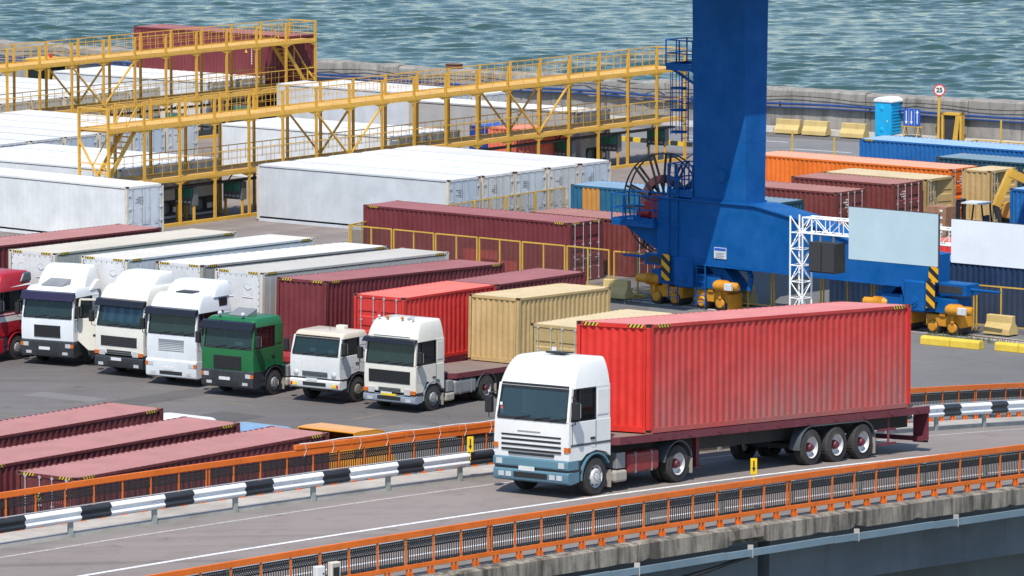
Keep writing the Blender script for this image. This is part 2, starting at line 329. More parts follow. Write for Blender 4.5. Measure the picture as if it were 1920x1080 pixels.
# yellow faded parking marks on the dark yard
M['yline'] = plain('faded_yellow_line', (.22,.18,.10), .9)
mk = root('parking_marks', None, None); tag(mk, kind='structure')
for x, y, a, ln in ((-20.2,221,-30,1.8),(-17.6,220,-20,1.2),(-6.0,219.5,50,1.6),(-5.0,218,-40,1.4),(-17,218,-35,1.2),(-11,224,-40,1.5),(-14.6,214,52,1.6)):
    d = Vector((math.cos(R(a)), math.sin(R(a)))); n = Vector((-d.y, d.x))*.06; p = Vector((x, y))
    sheet('parking_line', [p-n, p+d*ln-n, p+d*ln+n, p+n], M['yline'], .0045, mk)
M['patch'] = asphalt('patched_asphalt', (.115,.106,.104), (.082,.077,.077), .05); M['patchl'] = asphalt('pale_patched_asphalt', (.185,.172,.165), (.15,.14,.136), .05)
for i, (x, y, a, lx, ly, mm) in enumerate(((-15.5,221.5,52,7,1.6,'patch'),(-5.5,216.5,-38,5,2.4,'patchl'),(-11.2,217.8,52,3.2,2.2,'patch'),(-19.0,226.0,-35,3.5,1.2,'patchl'),(-1.5,214.5,50,4,1.3,'patch'))):
    d = Vector((math.cos(R(a)), math.sin(R(a)))); n = Vector((-d.y, d.x)); p = Vector((x, y)); sheet('asphalt_patch', [p, p+d*lx, p+d*lx*.97+n*ly, p+n*ly*1.04], M[mm], .0075 if x > 10 else .0035, ground)
# ---- the sea wall, cast segment by segment
wall = root('seawall', 'rough grey concrete seawall with a blue pipe between yard and sea', 'wall', wl(0, 0))
def wseg(a0, a1, H, rough, mat, seed):
    r = random.Random(seed); n = max(2, int((a1-a0)/.8)); vs = []; fs = []
    rows = [(-.0, 0), (-.02, H*.33), (.0, H*.66), (.03, H-.12), (.12, H), (.9, H+.02), (1.15, H-.1), (1.2, -3)]
    k = len(rows)
    for i in range(n+1):
        a = a0 + (a1-a0)*i/n
        for j, (b, z) in enumerate(rows):
            jb = (r.random()-.5)*rough if 0 < j < 6 else 0; jz = (r.random()-.5)*rough*.9 if 2 < j < 7 else 0
            q = wl(a, b+jb, z+jz) - wl(0, 0); vs.append(q)
    for i in range(n):
        for j in range(k-1): fs.append((i*k+j, (i+1)*k+j, (i+1)*k+j+1, i*k+j+1))
    fs += [tuple(range(k)), tuple(n*k+j for j in range(k-1, -1, -1))]
    return MB().add(vs, fs).build('wall_segment', mat, wall, ang=25)
a = -75.0; q = 0
while a < 60:
    ln = 5.5 + 2.5*random.Random(q).random(); rr = .05 if a > -9 else .22 if a < -36 or -20 < a else .12
    wseg(a, a+ln-.03, 2.38+.08*random.Random(q+9).random(), rr, M['rubble'] if (a < -38 or -19 < a < -9) else M['wall'], q); a += ln; q += 1
M['pipeblue'] = painted('pipe_blue', (.01,.05,.20), .4, rough=.4)
pp = root('blue_pipe', 'twin blue pipes fixed along the face of the concrete seawall', 'pipe', wl(0, -.25, 1.6)); o0 = wl(0, -.25, 1.6)
for zz, rr in ((0, .075), (-.19, .05)):
    mb = MB(); pts = [wl(a_, -.22+.03*math.sin(a_), 1.6+zz+.06*math.sin(a_*.35+zz))-o0 for a_ in range(-75, 61, 3)]; mb.path(pts, rr, 8); mb.build('pipe', M['pipeblue'], pp)
for a_ in range(-72, 60, 6):
    b = wl(a_, -.1, 1.55)-o0; MB().box(b.x-.05, b.x+.05, b.y-.2, b.y+.2, b.z-.2, b.z+.15).build('bracket', M['dark'], pp)
cb = root('wall_cable', 'thin black cable sagging along the top of the seawall', 'cable', wl(0, -.05, 2)); o0 = wl(0, -.05, 2)
MB().path([wl(a_, -.12, 2.0+.09*math.sin(a_*.8))-o0 for a_ in range(-75, 61, 2)], .022, 5).build('cable', M['cable'], cb)
# pale footing along the wall
mb = MB(); 
for i in range(16): mb2 = MB().prism([(0,0),(.75,0),(.7,.22),(0,.3)], 0, 5.9, 'y')
fo = root('wall_footing', 'low pale concrete kerb along the foot of the seawall', 'kerb', wl(0,0)); fm = MB().prism([(-.75,0),(0,0),(0,.3),(-.65,.26)], 0, 5.96, 'x').mesh('kerb_block'); fm.materials.append(M['kerb'])
for i in range(-12, 10):
    p = wl(i*6.0, -.06)-wl(0,0); inst('kerb_block', fm, fo, p, (0, 0, math.atan2(WDIR.y, WDIR.x)))
# rusty box on the wall
rb = root('rusty_box', 'small rusty steel box standing on top of the seawall', 'box', wl(-23.2, .5, 2.42), R(-35))
MB().box(-.42,.42,-.3,.3,0,.24).build('body', M['rustframe'], rb, bevel=.02); MB().box(-.46,.46,-.34,.34,.242,.28).build('lid', M['rustframe'], rb)
# ================================================================ the ramp bridge
RX, RY, RTH, RK = 3.632, 153.904, R(47.487), 1/180.51
def RP(off, s, dz=0.0):
    th = RTH + RK*s
    return Vector((RX+(math.sin(th)-math.sin(RTH))/RK-off*math.sin(th), RY-(math.cos(th)-math.cos(RTH))/RK+off*math.cos(th), 7.679-.02716*s-.001248*s*s-.016*off+dz))
def RHEAD(s): return RTH+RK*s
OB, OA, OG, OF, ON = -.39, 3.29, 4.36, 5.74, -6.79; OC = -4.25; OGN = -5.15
S0, S1 = -37.0, 46.0
def strip(name, o0, o1, z, m, parent=None, s0=S0, s1=S1, step=1.0, depth=0.0, fix=True):
    n = int((s1-s0)/step); vs = []; fs = []
    for i in range(n+1):
        s = s0+(s1-s0)*i/n
        if depth: vs += [RP(o0, s, z-depth), RP(o0, s, z), RP(o1, s, z), RP(o1, s, z-depth)]
        else: vs += [RP(o0, s, z), RP(o1, s, z)]
    for i in range(n):
        if depth:
            b = i*4; fs += [(b, b+4, b+5, b+1), (b+1, b+5, b+6, b+2), (b+2, b+6, b+7, b+3), (b+3, b+7, b+4, b)]
        else: b = i*2; fs.append((b, b+2, b+3, b+1))
    if depth: fs += [(0,1,2,3), tuple(n*4+j for j in (3,2,1,0))]
    return MB().add(vs, fs).build(name, m, parent, fix=fix, ang=30)
tag(strip('ramp_road', OC-.55, OA+.45, 0, M['road']), kind='structure')
br = root('ramp_bridge', 'concrete road bridge carrying the red container truck over the yard', 'bridge', (RX, RY, 0)); br.location = (0, 0, 0)
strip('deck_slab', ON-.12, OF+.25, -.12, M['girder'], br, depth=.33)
strip('shoulder', OC-.9, OC-.55, -.002, M['shoulder'], br, depth=.1); strip('shoulder', OA+.45, OG+.02, -.002, M['shoulder'], br, depth=.1)
strip('kerb', OG+.02, OF+.30, .10, M['kerb'], br, depth=.2); strip('kerb', ON-.1, OC-.9, .03, M['shoulder'], br, depth=.14)
mk = root('lane_lines', None, None); tag(mk, kind='structure')
strip('lane_line', OB-.085, OB+.085, .005, M['line'], mk); strip('edge_line', OA-.065, OA+.065, .005, M['linew'], mk); strip('edge_line', OC-.08, OC+.08, .005, M['line'], mk)
# chipped concrete edge blocks, one by one
s = S0; q = 0
while s < S1-2:
    ln = 2.2+1.5*random.Random(q+3).random(); r = random.Random(q); n = 12; vs = []; fs = []; k = 6
    for i in range(n+1):
        ss = s+(ln-.025)*i/n; chip = 0 if r.random() < .8 else r.random()*.06; low = 0 if r.random() < .85 else r.random()*.07
        if -4.9 < ss < -3.5: chip += .16*r.random(); low += .24*r.random()
        pr = [(ON-.05, .06), (ON-.30+chip, .06-(r.random()*.025)), (ON-.42+chip, .02-chip*.5), (ON-.43+r.random()*.018+low*.2, -.25), (ON-.42+low*.7, -.40+low), (ON-.05, -.44)]
        vs += [RP(a_, ss, b_) for a_, b_ in pr]
    for i in range(n):
        for j in range(k): fs.append((i*k+j, (i+1)*k+j, (i+1)*k+(j+1) % k, i*k+(j+1) % k))
    fs += [tuple(range(k)), tuple(n*k+j for j in range(k-1, -1, -1))]
    MB().add(vs, fs).build('edge_block', M['fascia'], br, ang=20); s += ln; q += 1
SG = -2.84
for s0, s1 in ((S0, SG-.22), (SG+.22, S1)):
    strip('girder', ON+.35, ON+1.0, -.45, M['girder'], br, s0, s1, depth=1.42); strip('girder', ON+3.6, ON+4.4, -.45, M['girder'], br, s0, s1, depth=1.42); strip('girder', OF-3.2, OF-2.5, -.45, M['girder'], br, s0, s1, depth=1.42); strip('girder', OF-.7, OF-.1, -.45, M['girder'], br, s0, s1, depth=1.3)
strip('added_shade_wall', ON+2.2, ON+2.6, -1.6, M['girder'], br, SG+.6, 30, depth=6.5); strip('added_shade_wall', ON+5.5, ON+6.0, -1.6, M['girder'], br, S0, SG, depth=6.5)  # walls added under the deck to hide sunlit ground and keep it dark
for sp in (SG-24, SG+40):
    for off in (ON+1.9, OF-1.9):
        p = RP(off, sp); MB().lathe([(.0,0),(.55,0),(.55,p.z-2.35),(0,p.z-2.35)], (p.x, p.y, 0), 'z', 20).build('pier', M['girder'], br)
    a_, b_ = RP(ON+.9, sp, -2.15), RP(OF-.9, sp, -2.15); MB().bar(a_, b_, .9, .6).build('pier_cap', M['girder'], br)
M['gutter'] = painted('gutter_blue_grey', (.14,.21,.26), .4, rough=.5)
s = S0; q = 0
while s < S1-3:
    ln = 1.98; a_, b_ = RP(ON-.50, s, -.60), RP(ON-.50, s+ln, -.60+.012*(q % 2))
    MB().bar(a_, b_, .1, .17).build('gutter', M['gutter'], br); 
    if q % 2 == 0: MB().bar(RP(ON-.50, s+.9, -.40), RP(ON-.50, s+.9, -.72), .03, .14, up=(1,0,0)).build('pipe_tie', M['kerb'], br)
    s += ln+.01; q += 1
MB().path([RP(ON-.45-.25*math.sin(i/8*math.pi)*0, -14+i*1.25, -.62-.55*math.sin(i/8*math.pi)) for i in range(9)], .05, 6).build('cable', M['cable'], br)
MB().path([RP(ON-.40, -13+i*1.2, -.62-.40*math.sin(i/8*math.pi)) for i in range(9)], .04, 6).build('cable', M['cable'], br)
# ---- railings
M['orail'] = painted('railing_orange', (.66,.135,.008), .35, (.12,.05,.03,1), .45, rust=.12, scale=1.5)
M['lattice'] = plain('cast_iron_black', (.022,.022,.023), .6)
def railing(off, label, s0, s1, side, raised=None, PP=.9, dbl=9):
    rt = root('bridge_railing', label, 'railing', (0,0,0), group=None)
    n = int((s1-s0)/PP)
    # one cast panel, shared
    mb = MB(); Wp = PP-.06; h0, h1 = .30, .96
    for z in (h0+.03, h1-.02, h1-.08, h1-.23): mb.box(-Wp/2, Wp/2, -.006, .006, z-.014, z+.014)
    mb.box(-Wp/2, Wp/2, -.011, .011, h0+.005, h0+.055)
    nb = 11
    for i in range(nb): x = -Wp/2+(i+.5)*Wp/nb; mb.box(x-.0125, x+.0125, -.006, .006, h0, h1-.21)
    ng = 12
    for i in range(ng):
        x = -Wp/2+(i+.5)*Wp/ng; d = Wp/ng/2
        for sx in (-1, 1): mb.bar((x-d*sx, 0, h1-.23), (x+d*sx, 0, h1-.155), .016, .024, up=(0,1,0)); mb.bar((x-d*sx, 0, h1-.155), (x+d*sx, 0, h1-.08), .016, .024, up=(0,1,0))
        mb.box(x-d*.35, x+d*.35, -.01, .01, h1-.08, h1-.02)
    for i in range(8):
        x = -Wp/2+(i+.5)*Wp/8; d = Wp/16
        for sx in (-1, 1): mb.bar((x-d*sx, .0, h0+.05), (x+d*sx, .0, h0+.09), .014, .02, up=(0,1,0))
    mb.box(-Wp/2, Wp/2, -.011, .011, h0+.088, h0+.105)
    pm = mb.mesh('lattice_panel'); pm.materials.append(M['lattice'])
    po = MB().box(-.022,.022,-.018,.018,.26,1.0).mesh('post'); po.materials.append(M['orail'])
    g = MB()
    for dx in (-.06, .06): g.prism([(-.07,.06),(.07,.06),(.03,.26),(-.03,.26)], dx-.008, dx+.008, 'x').box(dx-.035,dx+.035,-.012,.012,.06,.20)
    gm = g.mesh('gusset'); gm.materials.append(M['orail'])
    def fr(s): 
        p = RP(off, s); return p, RHEAD(s), math.atan2(RP(off, s+.1).z-p.z, .1)
    for i in range(n+1):
        s = s0+i*PP; p, h, g_ = fr(s)
        inst('post', po, rt, p, (0, -g_, h))
        if i % 12 == dbl: inst('post', po, rt, RP(off, s+.1), (0, -g_, h))
        if i < n:
            p, h, g_ = fr(s+PP/2); o = inst('lattice_panel', pm, rt, p, (0, -g_, h)); o['kind'] = 'stuff'
    k = 0; s = s0
    while s < s1: p, h, g_ = fr(s+.2); inst('bracket', gm, rt, p, (0, -g_, h)); s += .66 if k % 3 else .74; k += 1
    seg = 4*PP; s = s0
    while s < s1-.5:
        e = min(s+seg, s1); m_ = [s+(e-.01-s)*i/4 for i in range(5)]
        for nm, z0, z1, w0, w1 in (('top_rail', .985, 1.14, -.04, .04), ('base_beam', .235, .35, -.03, .03)):
            vs = []; fs = []
            for ss in m_: vs += [RP(off+w0, ss, z0), RP(off+w0, ss, z1), RP(off+w1, ss, z1), RP(off+w1, ss, z0)]
            for i in range(4):
                b = i*4; fs += [(b, b+4, b+5, b+1), (b+1, b+5, b+6, b+2), (b+2, b+6, b+7, b+3), (b+3, b+7, b+4, b)]
            fs += [(0,1,2,3), (19,18,17,16)]
            MB().add(vs, fs).build(nm, M['orail'], rt, bevel=.012)
        s = e
    if raised:
        s = raised[0]; q = 0
        while s < raised[1]:
            e = s+2.1; r = random.Random(q); dz = .03*(r.random()-.5)
            MB().bar(RP(off, s, 1.21+dz), RP(off, e-.04, 1.21-dz*.5), .12, .13).build('top_board', M['orail'], rt, bevel=.015)
            s = e; q += 1
        MB().path([RP(off, ss, 1.295+.012*math.sin(ss*3)) for ss in np.arange(raised[0]+.2, raised[1], .5)], .018, 5).build('wire', M['plate'], rt)
        wt = MB().path([(.0,-.07,1.29),(.05,-.075,1.12),(-.02,-.07,.97)], .007, 5).mesh('wire_tie'); wt.materials.append(M['plate'])
        for ss in np.arange(raised[0]+.3, raised[1], 1.03): p, h, g_ = fr(ss); inst('wire_tie', wt, rt, p, (0, -g_, h))
    return rt
railing(ON, 'orange steel railing with black lattice panels on the near edge of the bridge', -12.66-24*.856, 19, -1, PP=.856, dbl=0)
railing(OF, 'orange railing beyond the striped guardrail on the far side of the bridge', -17.55-14*.965, 40, 1, raised=(-7.6, 3.6), PP=.965)
# ---- guardrails
M['gw'] = painted('guard_white', (.80,.81,.82), .2, rough=.4); M['gb'] = painted('guard_black', (.018,.022,.028), .2, (.08,.08,.08,1), .35)
M['gpost'] = painted('guard_post', (.30,.33,.30), .4, rough=.6, rust=.05, scale=2)
def guardrail(off, face, label, s0, s1, step, first, lens=(1.79, .98), phase=0.0, mats=None):
    rt = root('guardrail', label, 'guardrail', (0,0,0))
    prof = [(0,.40),(.035,.42),(.075,.47),(.075,.50),(.02,.55),(.02,.59),(.075,.64),(.075,.67),(.035,.73),(0,.75)]
    s = s0+phase; w_ = first
    while s < s1:
        ln = lens[0] if w_ else lens[1]; k = 4; m_ = [s+(ln)*i/k for i in range(k+1)]; vs = []; fs = []; n = len(prof)
        for ss in m_:
            vs += [RP(off+face*(d+.05), ss, z) for d, z in prof]+[RP(off+face*(d+.045), ss, z) for d, z in prof]
        for i in range(k):
            for j in range(n-1):
                b = i*2*n; fs.append((b+j, b+2*n+j, b+2*n+j+1, b+j+1)); b += n; fs.append((b+j+1, b+2*n+j+1, b+2*n+j, b+j))
        MB().add(vs, fs).build('white_section' if w_ else 'black_section', (mats or (M['gb'], M['gw']))[1 if w_ else 0], rt, ang=50, fix=False); s += ln; w_ = not w_
    pm = MB().box(-.065,.065,-.04,.04,-.1,.66).mesh('post'); pm.materials.append(M['gpost'])
    rf = MB().prism([(0,0),(.1,0),(.1,.14)], -.01, .01, 'y').mesh('reflector'); rf.materials.append(M['plate'])
    s = s0; q = 0
    while s < s1:
        p = RP(off, s); inst('post', pm, rt, p, (0,0,RHEAD(s)))
        if q % 2 == 0: inst('reflector', rf, rt, RP(off+face*.09, s-.15, .5), (0,0,RHEAD(s)))
        s += step; q += 1
    top = MB().path([RP(off-face*.02, ss, .765) for ss in np.arange(s0, s1, 1.0)], .016, 5).build('top_wire', M['galv'], rt)
    return rt
guardrail(OG, -1, 'black and white striped guardrail along the far side of the ramp road', -16.56-5*2.77, 42, 2.77, False, phase=.28)
guardrail(OGN, 1, 'guardrail behind the lattice of the near orange railing', -30, 20, 2.7, False, mats=(M['galv'], M['galv']))
# arrow plates
M['signy'] = plain('sign_yellow', (.80,.52,.01), .45)
def arrow_sign(off, s, label, z0):
    p = RP(off, s, z0); rt = root('arrow_sign', label, 'sign', p, RHEAD(s)-R(48)+R(4))
    MB().box(-.012,.012,.0,.02,0,.35).build('pole', M['signy'], rt)
    MB().box(-.085,.085,-.012,-.002,.22,.64).build('plate', M['signy'], rt, bevel=.008)
    a_ = MB(); a_.box(-.018,.018,-.018,-.014,.38,.58); a_.add([(-.048,-.0165,.40),(.048,-.0165,.40),(0,-.0165,.28)], [(0,2,1)]); a_.build('arrow', M['black'], rt)
arrow_sign(OG-.12, -2.43, 'yellow plate with black down arrow at the far striped guardrail', .55)
arrow_sign(OGN+.16, -1.6, 'yellow plate with black down arrow above the near orange railing', .70)
# junction boxes on the near railing
for (s, w_, h, lab) in ((-17.95, .26, .36, 'white junction box fixed to the near orange railing'), (-17.5, .28, .40, 'beige electrical box with dark window on the near railing')):
    p = RP(ON-.12, s, .35); rt = root('junction_box', lab, 'box', p, RHEAD(s))
    MB().box(-w_/2,w_/2,-.09,.06,0,h).build('body', M['ivory'] if 'beige' in lab else M['white'], rt, bevel=.015)
    MB().box(-w_/2+.03,w_/2-.03,-.097,-.088,.03,h-.03).build('door', M['beige'] if 'beige' in lab else M['white'], rt)
    if 'beige' in lab: MB().box(-.09,.09,-.103,-.096,.06,.28).build('window', M['black'], rt)
    else: MB().box(.05,.09,-.105,-.096,.16,.2).build('latch', M['dark'], rt)
# ================================================================ shipping containers
WC = 2.438
def cpaint(name, side, roof, dirt=.3, rust=.15, low=0, roofdirt=.3, rough=.55):
    a = painted('container_'+name, side, dirt, (.12,.09,.08,1), rough, rust=rust, low=low, lowz=(.1, 2.2), spec=.3, bump=.22)
    b = painted('container_roof_'+name, roof, roofdirt, (.20,.15,.13,1), .75, rust=rust*.6, spec=.2, fade=.35, bump=.25)
    return (a, b)
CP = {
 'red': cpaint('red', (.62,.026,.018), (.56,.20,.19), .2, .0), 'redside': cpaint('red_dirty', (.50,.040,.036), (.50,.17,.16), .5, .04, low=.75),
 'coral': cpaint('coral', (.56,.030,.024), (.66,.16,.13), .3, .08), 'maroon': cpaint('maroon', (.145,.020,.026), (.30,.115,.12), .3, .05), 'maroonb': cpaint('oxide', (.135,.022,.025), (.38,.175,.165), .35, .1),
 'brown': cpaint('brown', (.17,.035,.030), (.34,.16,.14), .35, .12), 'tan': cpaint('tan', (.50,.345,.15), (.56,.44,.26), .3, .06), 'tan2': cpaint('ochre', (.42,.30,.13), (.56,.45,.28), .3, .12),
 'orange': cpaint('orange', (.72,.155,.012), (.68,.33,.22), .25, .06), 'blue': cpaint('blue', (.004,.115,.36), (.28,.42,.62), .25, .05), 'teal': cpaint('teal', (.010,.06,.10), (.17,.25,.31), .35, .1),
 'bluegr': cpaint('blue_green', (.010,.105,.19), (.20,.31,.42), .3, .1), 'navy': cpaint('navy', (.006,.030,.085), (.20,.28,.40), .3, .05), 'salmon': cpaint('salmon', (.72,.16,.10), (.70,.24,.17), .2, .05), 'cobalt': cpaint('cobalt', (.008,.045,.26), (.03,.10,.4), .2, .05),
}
def rpaint(name, side, roof, dirt=.12): return (painted('reefer_'+name, side, dirt, (.35,.30,.24,1), .45, rust=.03, spec=.35, streak=.5), painted('reefer_roof_'+name, roof, max(.3, dirt*1.6), (.40,.33,.26,1), .7, spec=.2, fade=.35, scale=.6, rust=.02, bump=.2))
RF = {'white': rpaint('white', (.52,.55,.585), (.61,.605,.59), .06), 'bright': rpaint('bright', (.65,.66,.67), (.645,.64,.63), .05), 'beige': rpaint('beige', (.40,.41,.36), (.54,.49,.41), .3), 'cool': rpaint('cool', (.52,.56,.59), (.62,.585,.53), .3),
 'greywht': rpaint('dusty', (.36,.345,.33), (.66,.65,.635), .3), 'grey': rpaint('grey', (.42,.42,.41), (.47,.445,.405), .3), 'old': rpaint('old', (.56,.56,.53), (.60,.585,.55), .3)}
M['gasket'] = plain('door_gasket', (.03,.03,.033), .8); M['lockbar'] = painted('lock_bar', (.50,.50,.51), .3, rough=.45, metal=.3, scale=2)
M['doorblue'] = painted('reefer_door_blue', (.44,.52,.61), .2, rough=.5); M['doorgrey'] = painted('reefer_door_grey', (.54,.56,.57), .25, rough=.5); M['doorcold'] = painted('reefer_door_cold', (.54,.60,.66), .2, rough=.5)
M['unitblue'] = painted('unit_blue', (.01,.05,.14), .3, rough=.4); M['unitdark'] = painted('unit_dark', (.06,.06,.06), .5, rough=.7); M['unitwhite'] = painted('unit_white', (.63,.63,.635), .25, rough=.5, rust=.03)
M['postbeige'] = painted('post_beige', (.58,.54,.46), .4, rough=.6, rust=.12, scale=2); M['floor'] = plain('container_floor', (.06,.045,.035), .9)
M['hinge'] = painted('hinge_steel', (.16,.16,.16), .4, rough=.6); M['sticker'] = plain('white_sticker', (.75,.75,.74), .6); M['stickr'] = plain('red_sticker', (.55,.12,.12), .6)
_mc = {}
def mc(key, fn):
    if key not in _mc: _mc[key] = fn()
    return _mc[key]
def corr(length, period, depth):
    n = max(1, int(length/period)); p = length/n; xs = []
    for i in range(n):
        b = -length/2+i*p; xs += [(b+.0*p, 0), (b+.27*p, 0), (b+.5*p, depth), (b+.77*p, depth)]
    xs.append((length/2, 0)); return xs
def m_side(L, H):
    pr = corr(L-.26, .278, .040); vs = []; fs = []
    for x, d in pr: vs += [(x, -WC/2+.022+d, .15), (x, -WC/2+.022+d, H-.095)]
    for i in range(len(pr)-1): fs.append((2*i, 2*i+2, 2*i+3, 2*i+1))
    return MB().add(vs, fs).mesh('side_panel', 20, False)
def m_reefside(L, H):
    n = int((L-.3)/.36); p = (L-.3)/n; vs = []; fs = []; pr = []
    for i in range(n): b = -(L-.3)/2+i*p; pr += [(b, 0), (b+p-.035, 0), (b+p-.025, .014), (b+p-.01, .014)]
    pr.append(((L-.3)/2, 0))
    for x, d in pr: vs += [(x, -WC/2+.02+d, .26), (x, -WC/2+.02+d, H-.14)]
    for i in range(len(pr)-1): fs.append((2*i, 2*i+2, 2*i+3, 2*i+1))
    mb = MB().add(vs, fs)
    mb.box(-(L-.3)/2, (L-.3)/2, -WC/2+.012, -WC/2+.06, H-.14, H-.135); return mb.mesh('side_panel', 20, False)
def m_roof(L, H, reef):
    vs = []; fs = []
    pr = corr(L-.34, .28, -.022) if not reef else corr(L-.34, .56, -.010)
    pr = [(-L/2+.02, 0)]+pr+[(L/2-.02, 0)]
    for x, d in pr: vs += [(x, -WC/2+.03, H-.012+d), (x, WC/2-.03, H-.012+d)]
    for i in range(len(pr)-1): fs.append((2*i, 2*i+2, 2*i+3, 2*i+1))
    return MB().add(vs, fs).mesh('roof', 20, False)
def m_frame(L, H):
    mb = MB()
    for sy in (-1, 1):
        y0, y1 = sorted((sy*(WC/2-.004), sy*(WC/2-.07))); mb.box(-L/2+.1, L/2-.1, y0, y1, H-.095, H-.014); mb.box(-L/2+.1, L/2-.1, y0, y1, .02, .15)
    mb.box(-L/2+.06, L/2-.06, -WC/2+.07, WC/2-.07, .10, .16)
    return mb.mesh('frame')
def m_post(H): return MB().prism([(0,0),(.16,0),(.16,.05),(.06,.12),(0,.12)], .10, H-.10, 'z').mesh('corner_post')
def m_cast():
    mb = MB().box(0,.178,0,.162,0,.118); me = mb.mesh('corner_casting'); bm = bmesh.new(); bm.from_mesh(me)
    f = [x for x in bm.faces]; r = bmesh.ops.inset_individual(bm, faces=f, thickness=.032)
    for x in f: 
        for v_ in x.verts: v_.co -= x.normal*.03
        x.material_index = 1
    bm.to_mesh(me); bm.free(); return me
def m_end(H):   # closed corrugated end, faces -x
    Ly = WC-.30; pr = corr(Ly, .24, .042); vs = []; fs = []
    for y, d in pr: vs += [(.02+d, y, .18), (.02+d, y, H-.12)]
    for i in range(len(pr)-1): fs.append((2*i+1, 2*i+3, 2*i+2, 2*i))
    mb = MB().add(vs, fs); mb.box(.004,.07,-WC/2+.15,WC/2-.15,H-.12,H-.014); mb.box(.004,.09,-WC/2+.15,WC/2-.15,.03,.18); return mb.mesh('end_panel', 20, False)
def m_leaf(H):  # door leaf at -x end, spanning y 0..Wd
    Wd = WC/2-.155; zs = [(.17,.0)]; n = 4; hh = (H-.14-.17)
    for i in range(1, n):
        z = .17+hh*i/n; zs += [(z-.16, 0), (z-.11, .034), (z+.03, .034), (z+.08, 0)]
    zs.append((H-.14, 0)); vs = []; fs = []; a, b = .10, Wd-.09
    for z, d in zs: vs += [(.03+d, a, z), (.03+d, b, z)]
    for i in range(len(zs)-1): fs.append((2*i+1, 2*i, 2*i+2, 2*i+3))
    mb = MB().add(vs, fs); mb.box(.024,.08,.01,.10,.17,H-.14); mb.box(.024,.08,Wd-.09,Wd,.17,H-.14)
    return mb.mesh('door', 20)
def m_gask(H): return MB().box(.03,.06,-.012,.012,.16,H-.13).box(.034,.06,-WC/2+.14,WC/2-.14,H-.142,H-.122).mesh('gasket')
def m_bar(H):
    mb = MB().tube((-.012,0,.06),(-.012,0,H-.05),.019,8)
    for z in (.12, .62, 1.15, H*.62, H-.12): mb.box(-.02,.03,-.05,.05,z-.03,z+.03)
    mb.box(-.035,-.02,-.28,.02,1.02,1.05); return mb.mesh('locking_bar')
def m_head(H): return MB().box(.004,.08,-WC/2+.15,WC/2-.15,H-.122,H-.014).mesh('door_header')
def m_sill(H): return MB().box(.004,.09,-WC/2+.15,WC/2-.15,.03,.16).mesh('door_sill')
def m_rleaf(H): 
    Wd = WC/2-.155; mb = MB().box(.02,.09,.012,Wd,.17,H-.14)
    for i in range(4): z = .42+i*(H-.85)/3; mb.box(-.02,.05,Wd-.10,Wd+.06,z-.045,z+.045)
    return mb.mesh('door')
